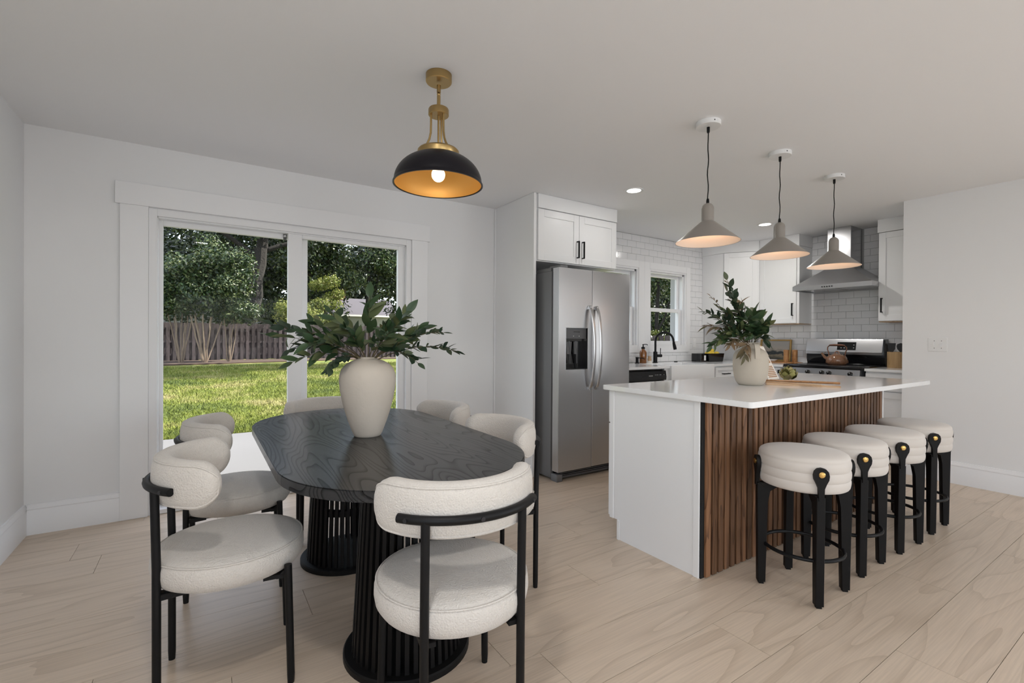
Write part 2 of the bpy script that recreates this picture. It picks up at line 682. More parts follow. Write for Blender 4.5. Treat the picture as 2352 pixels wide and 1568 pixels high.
bm = nb()
xs = [XL, DX0, DX1, W1[0], W1[1], W2[0], W2[1], XS + .2]
bx(bm, XL, DX0, YB, YB + TH, -.03, ZC)
bx(bm, DX0, DX1, YB, YB + TH, DZ, ZC)
bx(bm, DX1, W1[0], YB, YB + TH, -.03, ZC)
bx(bm, W1[0], W1[1], YB, YB + TH, -.03, WZ0)
bx(bm, W1[0], W1[1], YB, YB + TH, WZ1, ZC)
bx(bm, W1[1], W2[0], YB, YB + TH, -.03, ZC)
bx(bm, W2[0], W2[1], YB, YB + TH, -.03, WZ0)
bx(bm, W2[0], W2[1], YB, YB + TH, WZ1, ZC)
bx(bm, W2[1], XS + .2, YB, YB + TH, -.03, ZC)
wall_back = struct('wall_back', 'white wall holding the patio door and sink windows', bm, 'wall')

bm = nb()
bx(bm, XR, XS + .2, -1.8, YE, -.03, ZC)
bx(bm, XR, XR + .14, YF - .14, -3.8, -.03, ZC)
bx(bm, XR, XR + .14, -3.8, -1.8, -.03, .7)  # opening added out of view for the right fill light
bx(bm, XR, XR + .14, -3.8, -1.8, 2.1, ZC)
struct('wall_right', 'plain white wall beyond the bar stools', bm, 'wall')

bm = nb()
bx(bm, XS, XS + .2, YE, YB, -.03, ZC)
wall_stove = struct('wall_stove', 'kitchen wall behind the range and hood', bm, 'wall')

# rear wall behind the photographer
bm = nb()
bx(bm, XL, -.5, YF - .1, YF, -.03, ZC)
bx(bm, 2.7, XR, YF - .1, YF, -.03, ZC)
bx(bm, -.5, 2.7, YF - .1, YF, -.03, .7)  # made-up window opening for the rear fill light
bx(bm, -.5, 2.7, YF - .1, YF, 2.1, ZC)
struct('wall_front', 'rear living room wall behind the viewer', bm, 'wall')

# baseboards


def baseboard(name, label, p0, p1, nrm):
    """p0->p1 along the wall foot, nrm points into the room"""
    b = nb()
    prof = [(0, 0), (.016, 0), (.016, .138), (.013, .143), (.013, .149), (.016, .153), (.0145, .163), (.009, .172), (.008, .181), (0, .183)]
    d = Vector(p1) - Vector(p0)
    nv = Vector(nrm)
    a = [b.verts.new(Vector(p0) + nv * u + Vector((0, 0, z))) for u, z in prof]
    e = [b.verts.new(Vector(p1) + nv * u + Vector((0, 0, z))) for u, z in prof]
    n = len(prof)
    for i in range(n):
        b.faces.new((a[i], a[(i + 1) % n], e[(i + 1) % n], e[i]))
    b.faces.new(a[::-1])
    b.faces.new(e)
    bmesh.ops.recalc_face_normals(b, faces=b.faces[:])
    return struct(name, label, b, 'trim', 'baseboard')


baseboard('baseboard_left', 'tall white baseboard along the left wall', (XL, YF, 0), (XL, YB, 0), (1, 0, 0))
baseboard('baseboard_back', 'tall white baseboard left of the patio door', (XL + .016, YB, 0), (-.439, YB, 0), (0, -1, 0))
baseboard('baseboard_middle', 'short white baseboard between patio door and fridge panel', (1.67, YB, 0), (2.372, YB, 0), (0, -1, 0))
baseboard('baseboard_right', 'tall white baseboard behind the bar stools', (XR, YF, 0), (XR, YE, 0), (-1, 0, 0))

# patio door casing
t = struct('trim_1', 'flat white casing around the patio door', cat='trim')
for a, b in ((-.439, DX0), (DX1, 1.67)):
    bm = nb()
    bx(bm, a, b, YB - .02, YB, 0, 2.038, .0015, 1)
    obj('casing_leg', bm, 'trim', t)
bm = nb()
bx(bm, -.462, 1.69, YB - .026, YB, 2.038, 2.18, .0015, 1)
obj('casing_header', bm, 'trim', t)

# sliding patio door
d = struct('door_1', 'white vinyl sliding patio door with two glass panels', cat='door')
bm = nb()
FW = .046
for a, b in ((DX0, DX0 + FW), (DX1 - FW, DX1)):
    bx(bm, a, b, YB - .005, YB + .13, 0, DZ, .002, 1)
    e0, e1 = (b - .012, b + .004) if a < 0 else (a - .004, a + .012)
    bx(bm, e0, e1, YB + .02, YB + .13, 0, DZ - .02)
bx(bm, DX0 + FW, DX1 - FW, YB - .005, YB + .13, DZ - FW, DZ, .002, 1)
bx(bm, DX0 + FW, DX1 - FW, YB + .02, YB + .13, DZ - FW - .008, DZ - FW + .006)
bx(bm, DX0 + FW, DX1 - FW, YB - .005, YB + .15, .001, .03, .002, 1)
obj('door_frame', bm, 'vinyl', d)


def door_panel(name, x0, x1, y0, y1, sl_, sr, tr, br, parent):
    b = nb()
    z0, z1 = .03, DZ - FW + .002
    bx(b, x0, x0 + sl_, y0, y1, z0, z1, .003, 1)
    bx(b, x1 - sr, x1, y0, y1, z0, z1, .003, 1)
    bx(b, x0 + sl_, x1 - sr, y0, y1, z1 - tr, z1, .003, 1)
    bx(b, x0 + sl_, x1 - sr, y0, y1, z0, z0 + br, .003, 1)
    p = obj(name, b, 'vinyl', parent)
    b = nb()
    ym = (y0 + y1) / 2
    bx(b, x0 + sl_ - .004, x1 - sr + .004, ym - .003, ym + .003, z0 + br - .004, z1 - tr + .004)
    obj('glass_pane', b, 'glass', p, smooth=0)
    return p


fixed = door_panel('fixed_panel', DX0 + FW, .70, YB + .09, YB + .125, .027, .075, .045, .09, d)
slide = door_panel('sliding_panel', .551, DX1 - FW + .002, YB + .035, YB + .075, .10, .062, .038, .09, d)
bm = nb()
lathe(bm, [(.0, 0), (.011, 0), (.011, .008), (.006, .012), (0, .012)], 14, cap0=False, cap1=False)
k = obj('pin_lock', bm, 'steel', d, (.535, YB + .085, 1.965), (R(90), 0, 0))
bm = nb()
bx(bm, .525, .548, YB + .084, YB + .09, 1.935, 1.985)
obj('lock_plate', bm, 'darkgrey', d)

# kitchen windows


def window(name, label, X0, X1, cl, cr):
    t = struct(name, label, cat='window')
    b = nb()
    y0, y1 = YB - .02, YB
    bx(b, X0 - cl, X0, y0, y1, WZ0 - .07, WZ1 + .08, .002, 1)
    bx(b, X1, X1 + cr, y0, y1, WZ0 - .07, WZ1 + .08, .002, 1)
    bx(b, X0, X1, y0, y1, WZ1, WZ1 + .08, .002, 1)
    bx(b, X0, X1, y0, y1, WZ0 - .07, WZ0, .002, 1)
    obj('casing', b, 'trim', t)
    b = nb()
    j = .022
    bx(b, X0, X0 + j, YB - .012, YB + .12, WZ0, WZ1)
    bx(b, X1 - j, X1, YB - .012, YB + .12, WZ0, WZ1)
    bx(b, X0 + j, X1 - j, YB - .012, YB + .12, WZ1 - j, WZ1)
    bx(b, X0 + j, X1 - j, YB - .012, YB + .12, WZ0, WZ0 + j)
    # inner stops
    for a, c in ((X0 + j, X0 + j + .02), (X1 - j - .02, X1 - j)):
        bx(b, a, c, YB + .012, YB + .12, WZ0 + j, WZ1 - j)
    bx(b, X0 + j, X1 - j, YB + .012, YB + .12, WZ1 - j - .02, WZ1 - j)
    obj('jamb', b, 'vinyl', t)
    a0, a1 = X0 + j + .02, X1 - j - .02
    zm = 1.56
    for nm, zz0, zz1, ya, yb, top, bot, sd in (('upper_sash', zm - .012, WZ1 - j - .02, YB + .075, YB + .105, .035, .03, .034), ('lower_sash', WZ0 + j, zm + .022, YB + .035, YB + .068, .045, .05, .045)):
        b = nb()
        bx(b, a0, a0 + sd, ya, yb, zz0, zz1, .002, 1)
        bx(b, a1 - sd, a1, ya, yb, zz0, zz1, .002, 1)
        bx(b, a0 + sd, a1 - sd, ya, yb, zz1 - top, zz1, .002, 1)
        bx(b, a0 + sd, a1 - sd, ya, yb, zz0, zz0 + bot, .002, 1)
        sh = obj(nm, b, 'vinyl', t)
        b = nb()
        ym = (ya + yb) / 2
        bx(b, a0 + sd - .003, a1 - sd + .003, ym - .002, ym + .002, zz0 + bot - .003, zz1 - top + .003)
        obj('pane', b, 'glass', sh, smooth=0)
    # outside brick-mould
    b = nb()
    for a, c in ((X0 - .01, X0 + .035), (X1 - .035, X1 + .01)):
        bx(b, a, c, YB + .12, YB + .205, WZ0 - .02, WZ1 + .02)
    bx(b, X0, X1, YB + .12, YB + .205, WZ1 - .02, WZ1 + .02)
    bx(b, X0, X1, YB + .12, YB + .205, WZ0 - .03, WZ0 + .01)
    obj('outer_trim', b, 'siding', t)
    return t


window('window_1', 'white double hung window partly behind the refrigerator', *W1, .08, .0975)
window('window_2', 'white double hung window behind the black faucet', *W2, .0975, .081)

# ------------------------------------------------------------------ wall tiles
TL, THH, TT, GP = .1525, .0762, .007, .0022
_b = nb()
bx(_b, 0, 1, -1, 0, 0, 1)
tile_cache = {}


def tile_mesh(wd, hg):
    k = (round(wd, 3), round(hg, 3))
    if k not in tile_cache:
        b = nb()
        bx(b, 0, wd, -TT, 0, 0, hg)
        es = [e for e in b.edges if all(abs(v.co.y + TT) < 1e-6 for v in e.verts)]
        bmesh.ops.bevel(b, geom=es, offset=min(.0015, wd * .2, hg * .2), segments=1, affect='EDGES')
        tile_cache[k] = mesh_of('tile', b, 'tile', 30)
    return tile_cache[k]


def sub_rect(r, e):
    """clip rectangle r=(u0,u1,v0,v1) by exclusion e -> list of rectangles"""
    u0, u1, v0, v1 = r
    a0, a1, b0, b1 = e
    if a0 >= u1 or a1 <= u0 or b0 >= v1 or b1 <= v0:
        return [r]
    out = []
    if u0 < a0:
        out.append((u0, a0, v0, v1))
    if a1 < u1:
        out.append((a1, u1, v0, v1))
    m0, m1 = max(u0, a0), min(u1, a1)
    if v0 < b0:
        out.append((m0, m1, v0, b0))
    if b1 < v1:
        out.append((m0, m1, b1, v1))
    return out


def tile_field(parent, u0, u1, v0, v1, excl, place, phase=0.):
    r = 0
    v = v0
    while v < v1 - .004:
        u = u0 - TL + (phase if r % 2 == 0 else phase - TL / 2)
        while u < u1:
            rects = [(max(u, u0), min(u + TL - GP, u1), v, min(v + THH - GP, v1))]
            for e in excl:
                rects = [q for rr in rects for q in sub_rect(rr, e)]
            for (a, b_, c, d_) in rects:
                if b_ - a > .006 and d_ - c > .006:
                    place(parent, tile_mesh(b_ - a, d_ - c), a, c, b_ - a)
            u += TL
        v += THH
        r += 1


def place_back(parent, me, u, v, wd):
    link('tile', me, parent, (u, YB - .002, v))


def place_stove(parent, me, u, v, wd):
    # u is measured along -Y from the corner
    link('tile', me, parent, (XS - .002, YB - u, v), (0, 0, -PI / 2))


bm = nb()
bx(bm, 3.30, 5.70, YB - .003, YB, .91, 1.06)
bx(bm, 3.30, 5.70, YB - .003, YB, 2.10, ZC)
bx(bm, 3.30, 3.63, YB - .003, YB, 1.06, 2.10)
bx(bm, 5.33, 5.70, YB - .003, YB, 1.06, 2.10)
obj('grout', bm, 'grout', wall_back)
tile_field(wall_back, 3.375, 5.66, .913, ZC - .001, [(3.60, 5.358, 1.03, 2.13)], place_back, .05)
bm = nb()
bx(bm, XS - .003, XS, YE + .002, 3.5, .91, ZC)
obj('grout', bm, 'grout', wall_stove)
u_of = lambda Y: YB - Y
tile_field(wall_stove, u_of(3.46), u_of(YE + .004), .913, ZC - .001,
           [(u_of(3.6), u_of(2.825), 1.40, 3), (u_of(2.02), u_of(1.5), 1.41, 3), (u_of(2.48), u_of(2.27), 1.8, 3), (u_of(2.805), u_of(2.03), .5, 1.16)], place_stove, .03)

# ------------------------------------------------------------------ cabinet helpers


def shaker(wd, hg, th=.02, rail=.06, rec=.008):
    """door slab: x 0..wd, front face at y=0, z 0..hg"""
    b = nb()
    bx(b, 0, rail, 0, th, 0, hg, .0012, 1)
    bx(b, wd - rail, wd, 0, th, 0, hg, .0012, 1)
    bx(b, rail, wd - rail, 0, th, 0, rail, .0012, 1)
    bx(b, rail, wd - rail, 0, th, hg - rail, hg, .0012, 1)
    bx(b, rail - .002, wd - rail + .002, rec, th - .002, rail - .002, hg - rail + .002)
    return b


def pull(length, horizontal=False):
    """black square bar pull; centred, standing off the face toward -y"""
    b = nb()
    h = length / 2
    if horizontal:
        bx(b, -h, h, -.034, -.022, -.006, .006, .001, 1)
        for q in (-h, h - .01):
            bx(b, q, q + .01, -.03, .0, -.005, .005)
    else:
        bx(b, -.006, .006, -.034, -.022, -h, h, .001, 1)
        for q in (-h, h - .01):
            bx(b, -.005, .005, -.03, .0, q, q + .01)
    return b


def door_on(root, x, y, z, wd, hg, rz, pull_at=None, rail=.06, plen=.15, horiz=False, name='door'):
    """door whose local x runs along rotation rz; pull_at = (x,z) in the door plane"""
    dd = obj(name, shaker(wd, hg, rail=rail), 'cab', root, (x, y, z), (0, 0, rz))
    if pull_at:
        hh = bpy.data.objects.new('handle', mesh_of('handle', pull(plen, horiz), 'black'))
        C.objects.link(hh)
        hh.parent = dd
        hh.location = (pull_at[0], 0, pull_at[1])
    return dd


# ---- over-fridge cabinet with tall end panel
cf = thing('over_fridge_cabinet', 'white two-door cabinet above the refrigerator with tall end panel', 'cabinet', (2.89, 3.6, 0))
bm = nb()
bx(bm, 2.372, 2.398, 3.285, YB - .001, .001, ZC - .001, .0015, 1)
obj('end_panel', bm, 'cab', cf)
bm = nb()
bx(bm, 2.372, 2.382, YB - .02, YB - .002, .185, ZC - .002)
bx(bm, 2.362, 2.372, YB - .02, YB - .002, .185, ZC - .002)
obj('scribe_strip', bm, 'trim', cf)
bm = nb()
bx(bm, 2.398, 3.362, 3.307, YB - .001, 1.86, ZC - .001)
obj('cabinet_body', bm, 'cab', cf)
bm = nb()
bx(bm, 2.418, 3.364, 3.283, 3.307, 2.318, ZC - .001, .0015, 1)
obj('top_filler', bm, 'cab', cf)
door_on(cf, 2.420, 3.285, 1.868, .462, .442, 0, (.438, .13), .062, .155)
door_on(cf, 2.886, 3.285, 1.868, .472, .442, 0, (.034, .13), .062, .155)

# ---- refrigerator
FX0, FX1, FY = 2.455, 3.285, 3.04
fr = thing('refrigerator', 'stainless side-by-side refrigerator with door dispenser beside white panel', 'refrigerator', (2.87, 3.45, 0))
bm = nb()
bx(bm, FX0 - .005, FX1 + .005, 3.135, 3.86, .02, 1.755, .004, 2)
obj('body', bm, 'fridgeside', fr)
bm = nb()
bx(bm, FX0 + .01, FX1 - .01, 3.118, 3.14, .09, 1.75)
obj('door_gasket', bm, 'gloss_black', fr)


def fridge_door(x0, x1, hole=None):
    b = nb()
    z0, z1, y1 = .085, 1.778, 3.12
    if not hole:
        bx(b, x0, x1, FY, y1, z0, z1, .006, 3)
        return b
    hx0, hx1, hz0, hz1 = hole
    bx(b, x0, hx0, FY, y1, z0, z1)
    bx(b, hx1, x1, FY, y1, z0, z1)
    bx(b, hx0, hx1, FY, y1, z0, hz0)
    bx(b, hx0, hx1, FY, y1, hz1, z1)
    bx(b, hx0, hx1, y1 - .012, y1, hz0, hz1)
    return b


HX0, HX1, HZ0, HZ1 = 2.530, 2.768, .932, 1.280
SPL = 2.822
fd = obj('freezer_door', fridge_door(FX0, SPL - .003, (HX0, HX1, HZ0, HZ1)), 'steel', fr)
rd = obj('refrigerator_door', fridge_door(SPL + .003, FX1), 'steel', fr)
bm = nb()
bx(bm, FX0 - .0015, FX0 + .0005, FY + .004, 3.118, .088, 1.775)
obj('door_edge', bm, 'steelv', fd)


def fridge_handle(xc):
    b = nb()
    pts = []
    for k in range(17):
        u = k / 16
        z = .755 + u * .715
        bow = math.sin(PI * u)
        pts.append((xc, FY - .012 - .062 * bow ** .6, z))
    fs = []
    rings = []
    for i, p in enumerate(pts):
        d = Vector(pts[min(i + 1, 16)]) - Vector(pts[max(i - 1, 0)])
        d.normalize()
        nrm = Vector((0, d.z, -d.y))
        wv = .016
        th = .0085
        P0 = Vector(p)
        rings.append([b.verts.new(P0 + Vector((sx * wv, 0, 0)) + nrm * sy * th) for sx, sy in ((-1, -.3), (-.6, -1), (.6, -1), (1, -.3), (1, .3), (.6, 1), (-.6, 1), (-1, .3))])
    for a, c in zip(rings[:-1], rings[1:]):
        for k in range(8):
            b.faces.new((a[k], a[(k + 1) % 8], c[(k + 1) % 8], c[k]))
    b.faces.new(rings[0][::-1])
    b.faces.new(rings[-1])
    for zz in (.765, 1.455):
        bx(b, xc - .012, xc + .012, FY - .03, FY + .002, zz - .012, zz + .012)
    bmesh.ops.recalc_face_normals(b, faces=b.faces[:])
    return b


obj('handle', fridge_handle(SPL - .036), 'steelv', fd)
obj('handle', fridge_handle(SPL + .038), 'steelv', rd)
dp = nb()
bx(dp, HX0 + .004, HX1 - .004, FY + .012, FY + .02, 1.19, HZ1 - .004)
dpo = obj('dispenser_panel', dp, 'darkgrey', fd)
text('FRIGIDAIRE', .014, 'print_dark', fd, ((HX0 + HX1) / 2 + .01, FY + .011, 1.247), (R(90), 0, 0))
for xx in (2.622, 2.685):
    bm = nb()
    ball(bm, (xx, FY + .012, 1.212), .004, .002, .004, 10, 6)
    obj('indicator_light', bm, 'print_white', fd)
bm = nb()
bx(bm, HX0 + .001, HX1 - .001, FY + .004, FY + .066, HZ0 + .001, HZ0 + .006)
bx(bm, HX0 + .001, HX0 + .004, FY + .004, FY + .066, HZ0, 1.19)
bx(bm, HX1 - .004, HX1 - .001, FY + .004, FY + .066, HZ0, 1.19)
bx(bm, HX0 + .001, HX1 - .001, FY + .06, FY + .066, HZ0, 1.19)
bx(bm, HX0 + .001, HX1 - .001, FY + .004, FY + .066, 1.17, 1.19)
obj('dispenser_recess', bm, 'gloss_black', fd)
bm = nb()
for xx, w0 in ((2.585, .03), (2.66, .022)):
    prism(bm, [(xx - w0, 1.165), (xx + w0, 1.165), (xx + w0 * .7, 1.06), (xx - w0 * .7, 1.06)], FY + .025, FY + .035, 'Y')
    tube(bm, [(xx, FY + .03, 1.17), (xx + .012, FY + .03, 1.07), (xx + .022, FY + .04, .98)], [.012, .008, .005], 8)
obj('dispenser_paddle', bm, 'clearplastic', fd)
bm = nb()
m_ = .005
for a in ((HX0 - m_, HX0, HZ0 - m_, HZ1 + m_), (HX1, HX1 + m_, HZ0 - m_, HZ1 + m_), (HX0, HX1, HZ1, HZ1 + m_), (HX0, HX1, HZ0 - m_, HZ0)):
    bx(bm, a[0], a[1], FY - .003, FY + .01, a[2], a[3])
obj('dispenser_bezel', bm, 'steelv', fd)
bm = nb()
bx(bm, FX0 + .02, FX0 + .10, 3.05, 3.20, 1.7785, 1.80, .003, 1)
bx(bm, FX0 - .003, FX0 + .05, 3.15, 3.36, 1.755, 1.785, .003, 1)
obj('hinge_cover', bm, 'fridgeside', fr)
bm = nb()
bx(bm, FX0 + .06, FX1 - .01, 3.085, 3.13, .018, .036)
for k in range(3):
    bx(bm, FX0 + .06, FX1 - .01, 3.082 + .004 * k, 3.10 + .004 * k, .042 + .014 * k, .050 + .014 * k)
obj('toe_grille', bm, 'darkgrey', fr)
bm = nb()
bx(bm, FX0 + .02, FX1 - .02, 3.115, 3.14, .02, .09)
obj('toe_backing', bm, 'gloss_black', fr)
for xx in (FX0, FX1 - .06):
    bm = nb()
    bx(bm, xx, xx + .06, 3.055, 3.14, .0, .062, .005, 2)
    obj('foot', bm, 'fridgeside', fr)

# ---- sink run base cabinets
YFR = 3.30      # cabinet face plane of the sink run
CT = .91        # worktop height
CTH = .026
dw = thing('dishwasher', 'built-in dishwasher with black control strip beside the farmhouse sink', 'dishwasher', (3.8, 3.6, 0))
bm = nb()
bx(bm, 3.48, 4.09, YFR + .01, 3.88, .1, CT - CTH - .012)
obj('tub', bm, 'gloss_black', dw)
bm = nb()
bx(bm, 3.485, 4.085, YFR - .02, YFR + .012, .11, .755, .003, 1)
obj('door', bm, 'steel', dw)
bm = nb()
prism(bm, [(YFR + .012, .758), (YFR - .032, .766), (YFR - .036, .80), (YFR - .024, .862), (YFR + .012, .868)], 3.485, 4.088, 'X')
cp = obj('control_panel', bm, 'gloss_black', dw)
bm = nb()
bx(bm, 3.485, 4.06, YFR + .0, YFR + .012, .870, .882)
obj('vent_strip', bm, 'gloss_black', dw)
text('FRIGIDAIRE', .012, 'print_white', cp, (3.845, YFR - .0345, .814), (R(79), 0, 0))
for k, xx in enumerate((3.915, 3.937, 3.955, 3.985, 4.0, 4.05)):
    bm = nb()
    bx(bm, -.004, .004, -.0006, .0006, -.002, .002)
    obj('button_mark', bm, 'print_white', cp, (xx, YFR - .0325, .822), (R(-11), 0, 0))

sbc = thing('sink_base_cabinet', 'white base cabinet under the farmhouse sink', 'cabinet', (4.53, 3.6, 0))
bm = nb()
bx(bm, 4.095, 4.965, YFR, 3.88, .10, .69)
bx(bm, 4.095, 4.15, YFR, 3.88, .69, CT - CTH - .001)
bx(bm, 4.912, 4.965, YFR, 3.88, .69, CT - CTH - .001)
obj('cabinet_body', bm, 'cab', sbc)
bm = nb()
bx(bm, 4.095, 4.965, YFR + .06, YFR + .075, 0, .10)
obj('toe_kick', bm, 'cab', sbc)
door_on(sbc, 4.10, YFR - .02, .115, .427, .565, 0, (.40, .48))
door_on(sbc, 4.532, YFR - .02, .115, .427, .565, 0, (.03, .48))

sk = thing('farmhouse_sink', 'white apron-front farmhouse sink set in the counter', 'sink', (4.53, 3.5, .70))
bm = nb()
SX0, SX1, SY0, SY1 = 4.153, 4.909, 3.252, 3.70
bx(bm, SX0, SX1, SY0, SY0 + .03, .70, .915, .006, 2)
bx(bm, SX0, SX0 + .03, SY0 + .03, SY1, .70, CT + .002)
bx(bm, SX1 - .03, SX1, SY0 + .03, SY1, .70, CT + .002)
bx(bm, SX0 + .03, SX1 - .03, SY1 - .03, SY1, .70, CT + .002)
bx(bm, SX0 + .03, SX1 - .03, SY0 + .03, SY1 - .03, .70, .725)
obj('basin', bm, 'ceramic', sk)
bm = nb()
lathe(bm, [(.0, 0), (.04, 0), (.04, .004), (.0, .006)], 20, (4.53, 3.5, .725), False, False)
obj('drain', bm, 'steel', sk)

dbc = thing('drawer_base_cabinet', 'white drawer cabinet right of the farmhouse sink', 'cabinet', (5.25, 3.6, 0))
bm = nb()
bx(bm, 4.967, 5.56, YFR, 3.88, .10, CT - CTH - .001)
obj('cabinet_body', bm, 'cab', dbc)
bm = nb()
bx(bm, 4.967, 5.56, YFR + .06, YFR + .075, 0, .10)
obj('toe_kick', bm, 'cab', dbc)
door_on(dbc, 4.978, YFR - .02, .715, .40, .155, 0, (.18, .078), .035, .13, True, 'drawer')
door_on(dbc, 4.978, YFR - .02, .115, .40, .59, 0, (.37, .5))

cbc = thing('corner_base_cabinet', 'white base cabinet between the corner and the range', 'cabinet', (5.87, 3.1, 0))
bm = nb()
bx(bm, 5.58, 6.15, 2.818, 3.88, .10, CT - CTH - .001)
bx(bm, 5.562, 5.58, 3.20, 3.88, .10, CT - CTH - .001)
obj('cabinet_body', bm, 'cab', cbc)
bm = nb()
bx(bm, 5.64, 5.655, 2.818, 3.3, 0, .10)
obj('toe_kick', bm, 'cab', cbc)
door_on(cbc, 5.56, 3.19, .115, .36, .755, -PI / 2, (.33, .66))

rbc = thing('range_side_cabinet', 'white drawer cabinet right of the range', 'cabinet', (5.87, 1.83, 0))
bm = nb()
bx(bm, 5.58, 6.15, YE + .004, 2.022, .10, CT - CTH - .001)
obj('cabinet_body', bm, 'cab', rbc)
bm = nb()
bx(bm, 5.64, 5.655, YE + .004, 2.022, 0, .10)
obj('toe_kick', bm, 'cab', rbc)
door_on(rbc, 5.56, 2.018, .70, .375, .165, -PI / 2, (.19, .08), .04, .13, True, 'drawer')
door_on(rbc, 5.56, 2.018, .115, .375, .575, -PI / 2, (.03, .5))

# worktops
bm = nb()
prism(bm, [(3.372, 3.272), (4.15, 3.272), (4.15, 3.705), (4.912, 3.705), (4.912, 3.272), (5.545, 3.272), (5.545, 2.815), (6.18, 2.815), (6.18, 3.92), (3.372, 3.92)], CT - CTH, CT, 'Z')
tag(obj('sink_worktop', bm, 'quartz'), 'white quartz worktop around the farmhouse sink and into the corner', 'countertop')
bm = nb()
bx(bm, 5.545, 6.18, YE + .002, 2.024, CT - CTH, CT, .002, 1)
tag(obj('range_side_worktop', bm, 'quartz'), 'short white quartz worktop between the range and right wall', 'countertop')

# ---- wall cabinets
dcx, dcy = XS - .61, 3.32      # corner cabinet extents
UZ0, UZ1 = 1.39, 2.305
pl = [(XS - .565, YB - .012), (XS - .565, 3.62), (XS - .33, 3.275), (XS - .011, 3.275), (XS - .011, YB - .012)]
wc = thing('corner_wall_cabinet', 'white diagonal corner wall cabinet behind the olive branches', 'cabinet', (5.9, 3.65, UZ0))
bm = nb()
prism(bm, pl, UZ0, UZ1)
obj('cabinet_body', bm, 'cab', wc)
bm = nb()
prism(bm, [(XS - .578, YB - .012), (XS - .578, 3.61), (XS - .345, 3.272), (XS - .011, 3.272), (XS - .011, YB - .012)], UZ1 + .001, ZC - .001)
obj('top_filler', bm, 'cab', wc)
dvec = Vector((pl[2][0] - pl[1][0], pl[2][1] - pl[1][1]))
dl = dvec.length
ang = math.atan2(dvec.y, dvec.x)
nv = Vector((dvec.y, -dvec.x)).normalized()
st = Vector(pl[1]) + nv * .021 + dvec.normalized() * .012
door_on(wc, st.x, st.y, UZ0 + .004, dl - .03, UZ1 - UZ0 - .008, ang, (.035, .13))

wc2 = thing('wall_cabinet', 'white wall cabinet with black pull left of the range hood', 'cabinet', (6.0, 3.04, UZ0))
bm = nb()
bx(bm, XS - .31, XS - .011, 2.806, 3.274, UZ0, UZ1, .001, 1)
obj('cabinet_body', bm, 'cab', wc2)
bm = nb()
bx(bm, XS - .335, XS - .011, 2.800, 3.270, UZ1 + .001, ZC - .001, .001, 1)
obj('top_filler', bm, 'cab', wc2)
door_on(wc2, XS - .331, 3.272, UZ0 + .004, .44, UZ1 - UZ0 - .008, -PI / 2, (.405, .16))
bm = nb()
bx(bm, XS - .31, XS - .012, 2.807, 3.273, UZ0 - .006, UZ0 - .0005)
obj('under_rail', bm, 'light_wood', wc2)

wc3 = thing('wall_cabinet', 'white wall cabinet with black pull right of the range hood', 'cabinet', (6.0, 1.83, UZ0))
bm = nb()
bx(bm, XS - .31, XS - .011, YE + .003, 2.022, UZ0, UZ1, .001, 1)
obj('cabinet_body', bm, 'cab', wc3)
bm = nb()
bx(bm, XS - .335, XS - .011, YE + .003, 2.032, UZ1 + .001, ZC - .001, .001, 1)
obj('top_filler', bm, 'cab', wc3)
door_on(wc3, XS - .331, 2.02, UZ0 + .004, .38, UZ1 - UZ0 - .008, -PI / 2, (.033, .16))
bm = nb()
bx(bm, XS - .31, XS - .012, YE + .004, 2.02, UZ0 - .008, UZ0 - .0005)
obj('under_rail', bm, 'light_wood', wc3)

# ---- range hood
hood = thing('range_hood', 'stainless chimney range hood above the stove', 'range hood', (5.95, 2.41, 1.76))
HYC = 2.40
bm = nb()
bx(bm, XS - .30, XS - .01, HYC - .115, HYC + .115, 1.94, ZC - .001, .001, 1)
obj('chimney', bm, 'steelv', hood)
bm = nb()
x0, x1 = XS - .51, XS - .01
y0, y1 = HYC - .385, HYC + .385
lo = [(x0, y0, 1.80), (x1, y0, 1.80), (x1, y1, 1.80), (x0, y1, 1.80)]
hi = [(XS - .30, HYC - .12, 2.0), (x1, HYC - .12, 2.0), (x1, HYC + .12, 2.0), (XS - .30, HYC + .12, 2.0)]
a = [bm.verts.new(p) for p in lo]
b = [bm.verts.new(p) for p in hi]
for i in range(4):
    bm.faces.new((a[i], a[(i + 1) % 4], b[(i + 1) % 4], b[i]))
bm.faces.new(b)
bm.faces.new(a[::-1])
obj('canopy', bm, 'steel', hood, smooth=0)
bm = nb()
bx(bm, x0, x0 + .012, y0, y1, 1.752, 1.80)
bx(bm, x1 - .012, x1, y0, y1, 1.752, 1.80)
bx(bm, x0 + .012, x1 - .012, y0, y0 + .012, 1.752, 1.80)
bx(bm, x0 + .012, x1 - .012, y1 - .012, y1, 1.752, 1.80)
band = obj('front_band', bm, 'steel', hood)
for q in range(2):
    bm = nb()
    bx(bm, x0 + .03, x1 - .03, y0 + .03 + q * .36, y0 + .37 + q * .36, 1.762, 1.772, .003, 1)
    obj('filter', bm, 'steelv', hood)
for k in range(5):
    bm = nb()
    lathe(bm, [(0, 0), (.007, 0), (.006, .006), (0, .006)], 12, cap0=False, cap1=False)
    obj('button', bm, 'bolt', hood, (x0 - .0005, HYC + .075 - k * .024, 1.776), (0, -PI / 2, 0))

